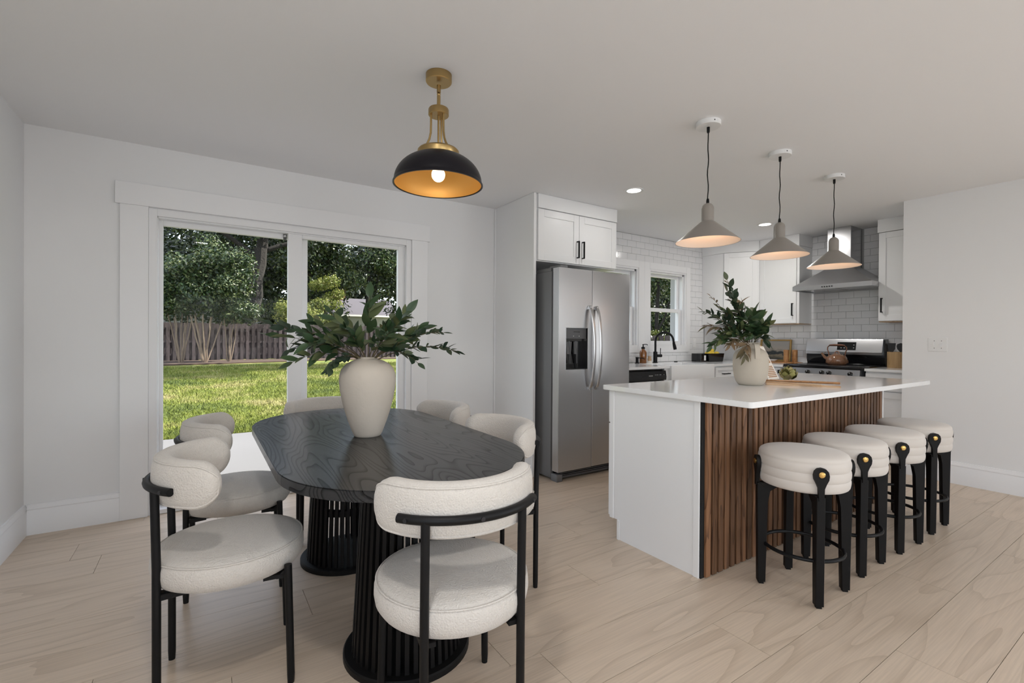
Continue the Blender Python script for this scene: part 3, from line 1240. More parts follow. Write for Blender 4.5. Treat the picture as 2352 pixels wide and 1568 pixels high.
# ---- range
rg = thing('gas_range', 'stainless range with black cooktop and raised control backguard', 'stove', (5.85, 2.42, 0))
RY0, RY1 = 2.028, 2.808
bm = nb()
bx(bm, 5.565, 6.15, RY0, RY1, .02, .888)
obj('body', bm, 'gloss_black', rg)
bm = nb()
bx(bm, 5.535, 6.13, RY0 + .002, RY1 - .002, .889, .921, .004, 2)
obj('cooktop', bm, 'gloss_black', rg)
bm = nb()
bx(bm, 5.555, 6.07, RY0 + .02, RY1 - .02, .9215, .924, .001, 1)
obj('cooking_surface', bm, 'cooktop', rg)
bm = nb()
prism(bm, [(5.565, .888), (5.54, .888), (5.528, .80), (5.565, .80)], RY0 + .03, RY1 - .003, 'Y')
ctl = obj('control_panel', bm, 'steel', rg)
for yy in (2.70, 2.545, 2.405, 2.335, 2.14):
    bm = nb()
    lathe(bm, [(0, 0), (.024, 0), (.024, .008), (.019, .010), (.017, .028), (0, .03)], 20, cap0=False, cap1=False)
    kn = obj('knob', bm, 'gloss_black', rg, (5.534, yy, .845), (0, -R(82), 0))
    bm = nb()
    bx(bm, .003, .016, -.002, .002, .0285, .031)
    ko = bpy.data.objects.new('pointer', mesh_of('pointer', bm, 'print_white'))
    C.objects.link(ko)
    ko.parent = kn
bm = nb()
bx(bm, 5.54, 5.566, RY0 + .01, RY1 - .01, .22, .79, .003, 1)
obj('oven_door', bm, 'steel', rg)
bm = nb()
tube(bm, [(5.50, RY0 + .05, .74), (5.50, RY1 - .05, .74)], .011, 10)
for yy in (RY0 + .07, RY1 - .07):
    bx(bm, 5.50, 5.545, yy - .01, yy + .01, .73, .75)
obj('oven_handle', bm, 'steelv', rg)
bm = nb()
bx(bm, 5.545, 5.566, RY0 + .01, RY1 - .01, .06, .21, .003, 1)
obj('storage_drawer', bm, 'steel', rg)
bm = nb()
prism(bm, [(6.165, .922), (6.09, .922), (6.07, .98), (6.07, 1.03), (6.085, 1.195), (6.12, 1.205), (6.165, 1.205)], RY0 + .002, RY1 - .002, 'Y')
bgd = obj('backguard', bm, 'gloss_black', rg)
bm = nb()
prism(bm, [(6.083, 1.205), (6.078, 1.195), (6.050, 1.065), (6.042, 1.062), (6.046, 1.034), (6.072, 1.036), (6.088, 1.195)], RY0 + .02, RY1 - .004, 'Y')
obj('steel_panel', bm, 'steel', bgd)
bm = nb()
sl_ = math.atan2(6.078 - 6.050, 1.195 - 1.065)
bx(bm, -.003, .001, -.092, .092, -.045, .045, .001, 1)
dsp = obj('display', bm, 'gloss_black', bgd, (6.0625, 2.385, 1.128), (0, sl_, 0))
for yy, zz in ((-.072, .012), (-.072, -.02), (.05, -.022), (.02, -.022), (-.005, -.022)):
    bm = nb()
    bx(bm, -.0036, -.003, yy - .006, yy + .006, zz - .003, zz + .003)
    o = bpy.data.objects.new('display_mark', mesh_of('display_mark', bm, 'print_white', 0))
    C.objects.link(o)
    o.parent = dsp

# ------------------------------------------------------------------ island
IX0, IX1, IY0, IY1 = 2.07, 4.245, 1.448, 2.06
isl = thing('kitchen_island', 'white kitchen island with vertical walnut slat front', 'kitchen island', (3.15, 1.75, 0))
bm = nb()
bx(bm, IX0 + .012, IX1 - .006, IY0 + .004, IY1, .115, .882)
bx(bm, IX0 + .012, IX1 - .006, IY0 + .004, IY1 - .062, 0, .115)
obj('cabinet_body', bm, 'cab', isl)
bm = nb()
prism(bm, [(IY0, 0), (IY1 - .062, 0), (IY1 - .062, .115), (IY1, .115), (IY1, .882), (IY0, .882)], IX0, IX0 + .012, 'X')
obj('end_panel', bm, 'cab', isl)
bm = nb()
bx(bm, IX0 - .007, IX0, IY0 - .001, IY0 + .032, 0, .882, .0015, 1)
obj('corner_strip', bm, 'cab', isl)
bm = nb()
bx(bm, IX0 - .007, IX0, IY1 - .03, IY1 + .0, .115, .882, .0015, 1)
obj('corner_strip', bm, 'cab', isl)
bm = nb()
bx(bm, IX0 - .007, IX0, IY1 - .079, IY1 - .060, 0, .115, .0015, 1)
obj('toe_strip', bm, 'cab', isl)
bm = nb()
bx(bm, IX1 - .006, IX1 + .012, IY0 - .02, IY1, 0, .882, .0015, 1)
obj('end_panel', bm, 'cab', isl)
for q in range(4):
    xx = IX0 + .006 + q * .54
    dd = obj('drawer', shaker(.534, .19, rail=.04), 'cab', isl, (xx + .534, IY1 + .022, .685), (0, 0, PI))
    hh = obj('handle', pull(.15, True), 'black')
    hh.parent = dd
    hh.location = (.267, 0, .095)
    dd = obj('door', shaker(.534, .555), 'cab', isl, (xx + .534, IY1 + .022, .122), (0, 0, PI))
    hh = obj('handle', pull(.15), 'black')
    hh.parent = dd
    hh.location = (.50 if q % 2 else .035, 0, .46)
bm = nb()
bx(bm, IX0 + .002, IX1 - .006, IY0 - .008, IY0 + .003, 0, .882)
obj('felt_backing', bm, 'felt', isl)
bm = nb()
bx(bm, 0, .0355, -.015, 0, .004, .880, .0015, 1)
slat_me = mesh_of('slat', bm, 'walnut')
nsl = 41
for k in range(nsl):
    link('slat', slat_me, isl, (2.096 + k * .0522, IY0 - .008, 0))

bm = nb()
WX0, WX1, WY0, WY1 = 2.030, 4.283, 1.162, 2.10
rr = .022
pts = []
for cx, cy, a0 in ((WX1 - rr, WY1 - rr, 0), (WX0 + rr, WY1 - rr, 90), (WX0 + rr, WY0 + rr, 180), (WX1 - rr, WY0 + rr, 270)):
    for k in range(6):
        a = R(a0 + 18 * k)
        pts.append((cx + rr * math.cos(a), cy + rr * math.sin(a)))
prism(bm, pts, .883, CT)
es = [e for e in bm.edges if abs(e.verts[0].co.z - e.verts[1].co.z) < 1e-6]
bmesh.ops.bevel(bm, geom=es, offset=.0025, segments=2, affect='EDGES')
tag(obj('island_worktop', bm, 'quartz'), 'glossy white quartz worktop overhanging the slatted island', 'countertop')

# ------------------------------------------------------------------ bar stools


def make_stool():
    root = thing('bar_stool', '', 'stool')
    b = nb()
    pr = [(.0, .497), (.165, .497), (.182, .503)]
    n = 3
    z0, dz = .505, .043
    for k in range(n):
        for j in range(7):
            u = j / 6
            pr.append((.1885 + .0045 * math.sin(PI * u) ** .5 - .004 * (k == 0) * (1 - u), z0 + dz * (k + u)))
    z = z0 + dz * n
    pr += [(.1885, z + .004), (.1885, z + .010), (.184, z + .019), (.174, z + .0255), (.15, z + .030), (.08, z + .033), (0, z + .034)]
    lathe(b, pr, 48, cap0=False, cap1=False)
    seat = obj('seat', b, 'suede', root, smooth=50)
    b = nb()
    tube(b, [(.1865 * math.cos(a), .1865 * math.sin(a), z + .004) for a in [2 * PI * k / 48 for k in range(48)]], .0022, 6, loop=True)
    obj('piping', b, 'suede', seat)
    # leg in local frame: radial +x, tangential y
    b = nb()
    prism(b, [(.166, .012), (.200, .012), (.206, .485), (.205, .496), (.10, .496), (.11, .482), (.148, .455), (.158, .40)], -.017, .017, 'Y')
    prism(b, [(-.0105, .48), (.0105, .48), (.012, .535), (.02, .556), (.029, .574), (.031, .592), (.027, .610), (.016, .622), (0, .626), (-.016, .622), (-.027, .610), (-.031, .592), (-.029, .574), (-.02, .556), (-.012, .535)], .1935, .211, 'X')
    prism(b, [(.172, .0), (.194, .0), (.194, .014), (.172, .014)], -.011, .011, 'Y')
    bmesh.ops.bevel(b, geom=[e for e in b.edges if e.calc_length() > .1], offset=.002, segments=1, affect='EDGES')
    legm = mesh_of('leg', b, 'blackwood')
    b = nb()
    lathe(b, [(0, 0), (.0135, 0), (.0135, .003), (.010, .006), (0, .007)], 18, cap0=False, cap1=False)
    boltm = mesh_of('bolt', b, 'gold')
    for k in range(4):
        lg = link('leg', legm, root, (0, 0, 0), (0, 0, R(45 + 90 * k)))
        bo = bpy.data.objects.new('bolt', boltm)
        C.objects.link(bo)
        bo.parent = lg
        bo.location = (.2105, 0, .596)
        bo.rotation_euler = (0, PI / 2, 0)
    b = nb()
    tube(b, [(.168 * math.cos(a), .168 * math.sin(a), .20) for a in [2 * PI * k / 40 for k in range(40)]], .0088, 10, loop=True)
    obj('footrest_ring', b, 'black', root)
    b = nb()
    bx(b, -.13, .13, -.02, .02, .484, .4965)
    bx(b, -.02, .02, -.13, .13, .484, .4965)
    obj('seat_frame', b, 'blackwood', root)
    return root


stool = make_stool()
STL = ['nearest round cream bar stool, at the left end of the island', 'second round cream bar stool from the island\'s near corner',
       'third round cream bar stool from the island\'s near corner', 'farthest round cream bar stool, nearest the white wall']
for i, (x, y) in enumerate(((2.422, 1.132), (2.902, 1.150), (3.392, 1.138), (3.882, 1.142))):
    o = stool if i == 0 else copy_tree(stool)
    o.location = (x, y, 0)
    o.rotation_euler = (0, 0, R((0, 1.5, -2, 1)[i]))
    tag(o, STL[i], 'stool', 'bar stools along the island')

# ------------------------------------------------------------------ dining table
TCX, TCY, TR, TZ = .665, 2.195, .456, .74
dt = thing('dining_table', 'black oak oblong dining table on two slatted drum pedestals', 'table', (TCX, TCY, 0))
bm = nb()
pts = []
hl = .444
for k in range(33):
    a = PI * k / 32
    pts.append((TR * math.cos(a), hl + TR * math.sin(a)))
for k in range(33):
    a = PI + PI * k / 32
    pts.append((TR * math.cos(a), -hl + TR * math.sin(a)))
prism(bm, pts, TZ - .036, TZ)
es = [e for e in bm.edges if abs(e.verts[0].co.z - e.verts[1].co.z) < 1e-6]
bmesh.ops.bevel(bm, geom=es, offset=.003, segments=2, affect='EDGES')
obj('tabletop', bm, 'tabletop', dt, (TCX, TCY, 0))
NS = 42
rb, rt, zt = .205, .172, TZ - .052
bm = nb()
tilt = math.atan2(rb - rt, zt - .024)
L_ = math.hypot(rb - rt, zt - .024)
bx(bm, -.014, 0, -.0075, .0075, 0, L_)
ts = mesh_of('slat', bm, 'blackwood', 0)
for sy in (-1, 1):
    cy = TCY + sy * .452
    bm = nb()
    lathe(bm, [(0, 0), (.236, 0), (.236, .019), (.231, .024), (0, .024)], 56, (0, 0, 0), False, False)
    ped = obj('pedestal_base', bm, 'blackwood', dt, (TCX + .004, cy, 0))
    bm = nb()
    lathe(bm, [(.12, zt), (.182, zt), (.182, TZ - .036), (.12, TZ - .036)], 48, closed=True)
    obj('top_ring', bm, 'blackwood', ped, (TCX + .004, cy, 0))
    bm = nb()
    zz = .27
    r1 = rb - (rb - rt) * zz / zt - .015
    lathe(bm, [(r1 - .03, zz), (r1, zz), (r1, zz + .03), (r1 - .03, zz + .03)], 48, closed=True)
    obj('inner_ring', bm, 'blackwood', ped, (TCX + .004, cy, 0))
    for k in range(NS):
        a = 2 * PI * k / NS
        o = bpy.data.objects.new('slat', ts)
        C.objects.link(o)
        o.parent = ped
        o.location = (rb * math.cos(a), rb * math.sin(a), .0235)
        o.rotation_euler = Matrix.Rotation(a, 3, 'Z').to_4x4().to_euler() if False else (0, -tilt, a)

# ------------------------------------------------------------------ dining chairs


def make_chair():
    """faces +x; origin on the floor under the seat centre"""
    root = thing('dining_chair', '', 'chair')
    b = nb()
    pr = [(0, .372), (.20, .372), (.222, .380), (.234, .398), (.238, .42), (.237, .442), (.231, .459), (.218, .469), (.19, .475), (.10, .481), (0, .483)]
    lathe(b, pr, 56, cap0=False, cap1=False)
    seat = obj('seat', b, 'boucle', root, smooth=60)
    b = nb()
    tube(b, [(.2315 * math.cos(a), .2315 * math.sin(a), .4605) for a in [2 * PI * k / 56 for k in range(56)]], .003, 6, loop=True)
    obj('piping', b, 'boucle', seat)
    # curved pill backrest
    cx, Rc, zc = .03, .228, .719
    ha, hb = .036, .077
    amax = R(78)
    Ltot = Rc * amax
    b = nb()
    rings = []
    NA, NSG = 44, 20

    def section(u):
        """u in [-1,1] along the arc"""
        u = max(-1., min(1., u))
        e = (1 - abs(u)) * Ltot
        kb = math.sqrt(max(0., 1 - max(0., 1 - e / (hb * .95)) ** 2))
        ka = math.sqrt(max(0., 1 - max(0., 1 - e / (ha * 1.0)) ** 2))
        return ka, kb

    def pt(u, ca, sb):
        """ca: outward offset, sb: height offset"""
        th = PI + u * amax
        r = Rc + ca
        return Vector((cx + r * math.cos(th), r * math.sin(th), zc + sb))
    us = [math.sin(PI / 2 * (-1 + 2 * i / NA)) * .9985 for i in range(NA + 1)]
    for u in us:
        ka, kb = section(u)
        ring = []
        for j in range(NSG):
            a = 2 * PI * j / NSG
            ca, sa = math.cos(a), math.sin(a)
            n = 2 / 2.7
            X = math.copysign(abs(ca) ** n, ca) * ha * ka
            Z = math.copysign(abs(sa) ** n, sa) * hb * kb
            ring.append(b.verts.new(pt(u, X, Z)))
        rings.append(ring)
    for p_, q_ in zip(rings[:-1], rings[1:]):
        for j in range(NSG):
            b.faces.new((p_[j], p_[(j + 1) % NSG], q_[(j + 1) % NSG], q_[j]))
    b.faces.new(rings[0][::-1])
    b.faces.new(rings[-1])
    bmesh.ops.recalc_face_normals(b, faces=b.faces[:])
    back = obj('backrest', b, 'boucle', root, smooth=70)
    # piping following the pill outline on the outer and upper face
    b = nb()
    a = R(52)
    X0 = math.cos(a) ** (2 / 2.7)
    Z0 = math.sin(a) ** (2 / 2.7)
    path = []
    for u in us[1:-1]:
        ka, kb = section(u * .985)
        path.append(pt(u * .985, X0 * ha * ka, Z0 * hb * kb))
    for u in us[1:-1][::-1]:
        ka, kb = section(u * .985)
        path.append(pt(u * .985, X0 * ha * ka, -Z0 * hb * kb))
    tube(b, path, .0034, 6, loop=True)
    obj('piping', b, 'boucle', back)
    # bent back rail
    b = nb()
    rr_ = Rc + ha + .009
    tube(b, [(cx + rr_ * math.cos(PI + a_), rr_ * math.sin(PI + a_), .706) for a_ in [R(-48 + 96 * k / 24) for k in range(25)]], .0128, 12)
    rail = obj('back_rail', b, 'black', root)
    b = nb()
    for a_ in (-42, 0, 42):
        th = PI + R(a_)
        d_ = Vector((math.cos(th), math.sin(th), 0))
        p0 = Vector((cx, 0, .706)) + d_ * (rr_ + .0105)
        tube(b, [p0, p0 + d_ * .004], .006, 12)
    obj('screw', b, 'bolt', rail)
    # legs
    for sy in (-1, 1):
        b = nb()
        tube(b, [(-.196, sy * .142, 0), (-.196, sy * .142, .03), (-.197, sy * .142, .45), (-.202, sy * .142, .66), (-.203, sy * .142, .706)], [.0105, .0122, .0125, .0125, .0125], 12)
        obj('leg', b, 'black', root)
        b = nb()
        tube(b, [(.186, sy * .186, 0), (.186, sy * .186, .03), (.176, sy * .180, .405)], [.0105, .0122, .0125], 12)
        obj('leg', b, 'black', root)
    b = nb()
    for sy in (-1, 1):
        bx(b, -.19, .17, sy * .12 - .012, sy * .12 + .012, .358, .371)
        prism(b, [(.10, .358), (.176, .358), (.176, .392), (.15, .371), (.10, .371)], sy * .165 - .004, sy * .165 + .004, 'Y')
        prism(b, [(-.12, .358), (-.19, .352), (-.19, .371), (-.12, .371)], sy * .142 - .004, sy * .142 + .004, 'Y')
    bx(b, .14, .164, -.17, .17, .357, .370)
    bx(b, -.164, -.14, -.13, .13, .357, .370)
    obj('seat_frame', b, 'black', root)
    return root


chair = make_chair()
CH = [((.093, 1.973), -5.6, 'cream boucle dining chair at the table\'s left side, closest to the viewer on that side'),
      ((.150, 2.68), -4, 'cream boucle dining chair at the table\'s left side, nearest the patio door glass'),
      ((.661, 1.34), 90 - 8, 'cream boucle dining chair in the foreground with its back to the viewer'),
      ((1.135, 1.955), 180 + 2, 'cream boucle dining chair at the table\'s right side, nearest the refrigerator'),
      ((1.13, 2.60), 180 + 3, 'cream boucle dining chair at the table\'s right side, nearest the patio door casing'),
      ((.665, 3.10), -90, 'cream boucle dining chair at the far table end, back to the patio door')]
for i, (p, a, lab) in enumerate(CH):
    o = chair if i == 0 else copy_tree(chair)
    o.location = (p[0], p[1], 0)
    o.rotation_euler = (0, 0, R(a))
    tag(o, lab, 'chair', 'dining chairs around the black table')

# ------------------------------------------------------------------ leaf sprays


def leaf_mesh(name, mat, wid=.36, fold=.18, curl=.12, tipp=1.0):
    b = nb()
    n = 7
    rows = []
    for i in range(n + 1):
        u = i / n
        wv = wid * .5 * (math.sin(PI * u ** .85) ** .9) if 0 < u < 1 else .004
        z = -curl * u * u
        rows.append((b.verts.new((-wv, u, z + fold * wv)), b.verts.new((0, u, z)), b.verts.new((wv, u, z + fold * wv))))
    for p, q in zip(rows[:-1], rows[1:]):
        b.faces.new((p[0], p[1], q[1], q[0]))
        b.faces.new((p[1], p[2], q[2], q[1]))
    bmesh.ops.recalc_face_normals(b, faces=b.faces[:])
    return mesh_of(name, b, mat, 60)


LEAF = [leaf_mesh('leaf', 'leaf', .44, .25, .18), leaf_mesh('leaf', 'leaf', .38, .2, -.05), leaf_mesh('leaf', 'leaf', .34, .3, .32)]
LEAFS = [leaf_mesh('leaf', 'leafsmall', .50, .2, .08), leaf_mesh('leaf', 'leafsmall', .46, .3, -.06)]
LEAFT = [leaf_mesh('leaf', 'leaftan', .34, .35, .3), leaf_mesh('leaf', 'leaftan', .22, .4, .45)]


def branch(root, base, tip, sag, kinds, size, count, start=.3, rad=.0026, wiggle=.02, rs=None, spread=1., pair=True):
    """base, tip: offsets from the root; stem mesh with leaf children"""
    rs = rs or random
    base, tip = Vector(base), Vector(tip)
    mid = (base + tip) / 2 + Vector((0, 0, sag)) + Vector((rs.uniform(-1, 1), rs.uniform(-1, 1), rs.uniform(-.5, .5))) * wiggle
    P = [base * (1 - u) ** 2 + mid * 2 * u * (1 - u) + tip * u * u for u in [k / 14 for k in range(15)]]
    b = nb()
    tube(b, P, [rad * (1 - .65 * k / 14) for k in range(15)], 6)
    br = obj('branch', b, 'stem', root, wloc(root))

    def at(u):
        f = u * 14
        i = min(int(f), 13)
        return P[i].lerp(P[i + 1], f - i), (P[i + 1] - P[i]).normalized()
    for k in range(count):
        u = start + (1 - start) * (k + .4) / count
        p, d = at(min(u, 1.))
        last = k == count - 1
        sides = (0,) if last else ((-1, 1) if pair else ((-1,) if k % 2 else (1,)))
        for sd in sides:
            side = d.cross(Vector((0, 0, 1)))
            if side.length < .2:
                side = d.cross(Vector((1, 0, 0)))
            side.normalize()
            roll = rs.uniform(-.9, .9)
            side = (side * math.cos(roll) + d.cross(side) * math.sin(roll))
            dirv = (d * rs.uniform(.55, .9) + side * sd * rs.uniform(.6, 1.0) * spread + Vector((0, 0, rs.uniform(-.25, .3)))).normalized()
            nrm = (Vector((0, 0, .75)) + Vector((rs.uniform(-.8, .5), rs.uniform(-1.2, .3), rs.uniform(-.3, .3)))).normalized()
            xax = dirv.cross(nrm).normalized()
            zax = xax.cross(dirv)
            m3 = Matrix((xax, dirv, zax)).transposed()
            sc = size * .8 * rs.uniform(.7, 1.25) * (.8 + .3 * (1 - u))
            o = bpy.data.objects.new('leaf', rs.choice(kinds))
            C.objects.link(o)
            o.parent = br
            o.location = p
            o.rotation_euler = m3.to_euler()
            o.scale = (sc, sc, sc)
    return br


rt = Vector((c_, -s_, 0))    # lateral and depth directions used to aim the branches
fw = Vector((s_, c_, 0))


def off(r, f, z):
    v = rt * r + fw * f
    return (v.x, v.y, z)


# table vase
VX, VY = .635, 2.165
bm = nb()
prof = [(0, 0), (.055, 0), (.0585, .004), (.066, .018), (.084, .066), (.099, .114), (.1115, .162), (.1205, .21), (.1245, .25), (.1225, .28), (.114, .305), (.096, .326), (.070, .341), (.046, .3495), (.038, .354), (.036, .358),
        (.031, .357), (.030, .345), (.05, .33), (.07, .31), (0, .30)]
lathe(bm, prof, 56, (0, 0, 0), False, False)
tag(obj('vase', bm, 'vase', None, (VX, VY, TZ), smooth=60), 'tall cream matte vase on the black dining table', 'vase')
sp = thing('leafy_branches', 'spreading green leafy branches in the vase on the dining table', 'foliage', (VX, VY, TZ + .31))
mz = .02
rs = random.Random(5)
S1 = [  # lateral, depth, height of tip; sag; kind; size; count; start
    ((-.49, -.03, .19), .05, LEAFS, .058, 9, .45), ((-.46, .06, .12), .06, LEAF, .10, 6, .40), ((-.30, -.10, .0), .10, LEAF, .105, 7, .36),
    ((-.12, -.17, -.03), .11, LEAFS, .055, 8, .42), ((.0, .02, .31), .0, LEAF, .12, 6, .40), ((-.20, .08, .24), .03, LEAF, .105, 7, .36),
    ((-.30, .12, .20), .03, LEAF, .10, 7, .38), ((.16, .06, .24), .03, LEAF, .105, 7, .36), ((.34, -.02, .14), .09, LEAFS, .045, 9, .50),
    ((.40, -.06, .055), .09, LEAFS, .05, 10, .40), ((.25, -.12, .0), .11, LEAFS, .066, 8, .40), ((.10, .14, .22), .02, LEAF, .105, 7, .36),
    ((-.10, -.12, .19), .03, LEAF, .115, 6, .34), ((.13, -.14, .14), .04, LEAF, .11, 6, .34), ((-.20, -.16, .09), .07, LEAF, .10, 7, .36),
    ((.22, .16, .14), .06, LEAF, .10, 7, .36), ((-.14, .2, .16), .05, LEAF, .10, 7, .36), ((-.36, .02, .05), .10, LEAFS, .062, 8, .40),
    ((-.25, -.06, .14), .05, LEAF, .10, 7, .34), ((.24, .04, .16), .05, LEAF, .10, 6, .36), ((-.05, -.05, .13), .02, LEAF, .10, 5, .3), ((.06, .04, .14), .02, LEAF, .10, 5, .3)]
for (a, b_, c), sg, kd, sz, cn, stt in S1:
    branch(sp, off(a * .03, b_ * .03, mz - .0), off(a * 1.04, b_, c + mz), sg, kd, sz * (1.35 if kd is LEAFS else 1.08), cn + 2, stt, rs=rs)

# island vase with handle
IVX, IVY = 2.845, 1.64
vz = thing('vase', 'round cream pottery jug with strap handle on the island', 'vase', (IVX, IVY, CT))
bm = nb()
prof = [(0, 0), (.062, 0), (.070, .004), (.082, .02), (.094, .055), (.100, .10), (.101, .15), (.097, .185), (.085, .208), (.062, .222), (.052, .228), (.050, .240), (.053, .262), (.046, .262), (.044, .24), (.05, .22), (.07, .20), (0, .19)]
lathe(bm, prof, 48, (0, 0, 0), False, False)
obj('body', bm, 'vase2', vz, (IVX, IVY, CT), smooth=60)
bm = nb()
hp = []
for q in (-.012, .012):
    pass
dirh = Vector((-.62, -.78, 0))
pts = [(.050, .250), (.066, .258), (.082, .25), (.093, .225), (.099, .195), (.100, .165)]
sd = Vector((-dirh.y, dirh.x, 0))
ra = []
for r_, z_ in pts:
    p = dirh * r_ + Vector((0, 0, z_))
    ra.append([bm.verts.new(p + sd * q + dirh * e) for q, e in ((-.014, 0), (.014, 0), (.014, .008), (-.014, .008))])
for a, b in zip(ra[:-1], ra[1:]):
    for j in range(4):
        bm.faces.new((a[j], a[(j + 1) % 4], b[(j + 1) % 4], b[j]))
bm.faces.new(ra[0][::-1])
bm.faces.new(ra[-1])
bmesh.ops.recalc_face_normals(bm, faces=bm.faces[:])
obj('handle', bm, 'vase2', vz, (IVX, IVY, CT), smooth=60)
sp2 = thing('leafy_branches', 'upright mixed green and tan branches in the island jug', 'foliage', (IVX, IVY, CT + .20))
rs = random.Random(9)
S2 = [((-.13, -.03, .30), .04, LEAFS, .06, 8, .3, True), ((-.19, .03, .22), .04, LEAFS, .06, 8, .3, True), ((.0, -.08, .08), .05, LEAF, .095, 6, .3, True), ((-.05, -.06, .16), .03, LEAF, .10, 6, .32, True), ((-.16, .02, .20), .04, LEAF, .085, 6, .35, True), ((-.20, .0, .05), .08, LEAF, .085, 6, .35, True), ((-.155, .0, .40), .05, LEAFS, .062, 8, .38, True), ((-.14, .03, .33), .04, LEAFS, .06, 7, .4, True), ((-.30, .02, .20), .07, LEAFS, .052, 9, .42, True), ((-.24, -.06, .155), .06, LEAFS, .055, 7, .4, True),
      ((-.28, .0, .10), .08, LEAFT, .075, 6, .45, True), ((-.27, -.05, -.03), .12, LEAF, .07, 6, .5, True), ((-.10, -.12, -.09), .14, LEAFT, .075, 6, .6, True),
      ((.07, -.04, .12), .04, LEAF, .105, 4, .45, True), ((.03, .0, .20), .03, LEAF, .11, 4, .45, True), ((-.07, .02, .26), .02, LEAFT, .085, 4, .6, True),
      ((.085, -.06, -.01), .10, LEAFS, .05, 7, .45, True), ((-.15, -.07, .06), .06, LEAF, .085, 6, .4, True), ((-.10, -.02, .10), .03, LEAF, .085, 5, .4, True),
      ((-.245, .04, .30), .03, LEAFT, .032, 6, .6, True), ((-.04, -.10, .05), .06, LEAF, .085, 5, .4, True), ((-.18, -.10, -.02), .10, LEAFT, .06, 6, .45, True)]
for (a, b_, c), sg, kd, sz, cn, stt, pr in S2:
    branch(sp2, off(a * .03, b_ * .03, .02), off(a, b_, c + .06), sg, kd, sz * 1.3, cn + 2, stt, rs=rs, rad=.0024)

# ------------------------------------------------------------------ things on the island
cb = thing('cookbook_stand', 'small wooden easel holding a tilted cookbook behind the jug', 'book stand', (3.155, 1.665, CT))
cb.rotation_euler = (0, 0, R(5))
bm = nb()
b0 = Matrix.Translation((0, 0, .0)) @ Matrix.Rotation(R(-26), 4, 'X')
bx(bm, -.085, .085, 0, .008, .012, .27, .002, 1)
bmesh.ops.transform(bm, matrix=b0, verts=bm.verts)
o = bpy.data.objects.new('back_board', mesh_of('back_board', bm, 'light_wood')); C.objects.link(o); o.parent = cb
bm = nb()
bx(bm, -.08, .08, -.03, .02, .0, .012, .002, 1)
o = bpy.data.objects.new('ledge', mesh_of('ledge', bm, 'light_wood')); C.objects.link(o); o.parent = cb
bm = nb()
prism(bm, [(.02, 0), (.105, 0), (.09, .012), (.06, .14), (.05, .13), (.075, .012)], -.006, .006, 'X')
o = bpy.data.objects.new('prop_leg', mesh_of('prop_leg', bm, 'light_wood')); C.objects.link(o); o.parent = cb
bm = nb()
bx(bm, -.08, .08, -.016, -.001, .014, .255, .002, 1)
bmesh.ops.transform(bm, matrix=b0, verts=bm.verts)
bk = bpy.data.objects.new('cookbook', mesh_of('cookbook', bm, 'paper')); C.objects.link(bk); bk.parent = cb
bm = nb()
for q in range(7):
    bx(bm, -.06, .06, -.0175, -.0158, .03 + .012 * q, .036 + .012 * q)
bx(bm, -.06, .06, -.0175, -.0158, .13, .2)
bmesh.ops.transform(bm, matrix=b0, verts=bm.verts)
o = bpy.data.objects.new('page_print', mesh_of('page_print', bm, 'shaker_wood')); C.objects.link(o); o.parent = bk

# artichoke
ak = thing('artichoke', 'green artichoke lying on the island behind the wooden spoon', 'vegetable', (3.42, 1.70, CT))
bm = nb()
ball(bm, (0, 0, .046), .034, .034, .038)
o = obj('heart', bm, 'fol_a', ak, (3.42, 1.70, CT))  # darker green core paints shade into the gaps between bracts
b = nb()
rows = []
for i in range(6):
    u = i / 5
    wv = .5 * math.sin(PI * (u * .86 + .14)) ** .8 if u < 1 else .03
    rows.append([b.verts.new((sx * wv, .22 * math.sin(PI * u * .8) - .12 * abs(sx), u)) for sx in (-1, -.5, 0, .5, 1)])
for p, q in zip(rows[:-1], rows[1:]):
    for j in range(4):
        b.faces.new((p[j], p[j + 1], q[j + 1], q[j]))
bmesh.ops.solidify(b, geom=b.faces[:], thickness=.06)
bract = mesh_of('bract', b, 'artichoke', 60)
axm = Matrix.Rotation(R(25), 4, 'Y')
for tier, (n, rad_, zz, sc_, tl_) in enumerate(((6, .026, .002, .046, 38), (7, .034, .012, .050, 22), (6, .032, .028, .050, 8), (5, .024, .042, .048, -8), (4, .012, .054, .044, -16))):
    for k in range(n):
        a = 2 * PI * (k + .5 * (tier % 2)) / n + tier * .3
        o = bpy.data.objects.new('bract', bract)
        C.objects.link(o)
        o.parent = ak
        mloc = Matrix.Translation((0, 0, .004)) @ Matrix.Rotation(a, 4, 'Z') @ Matrix.Translation((0, rad_, zz)) @ Matrix.Rotation(-R(tl_), 4, 'X') @ Matrix.Scale(sc_, 4)
        o.matrix_local = mloc
bm = nb()
tube(bm, [(0, 0, .012), (-.03, .012, .006)], [.012, .009], 10)
o = bpy.data.objects.new('stem', mesh_of('stem', bm, 'artichoke')); C.objects.link(o); o.parent = ak

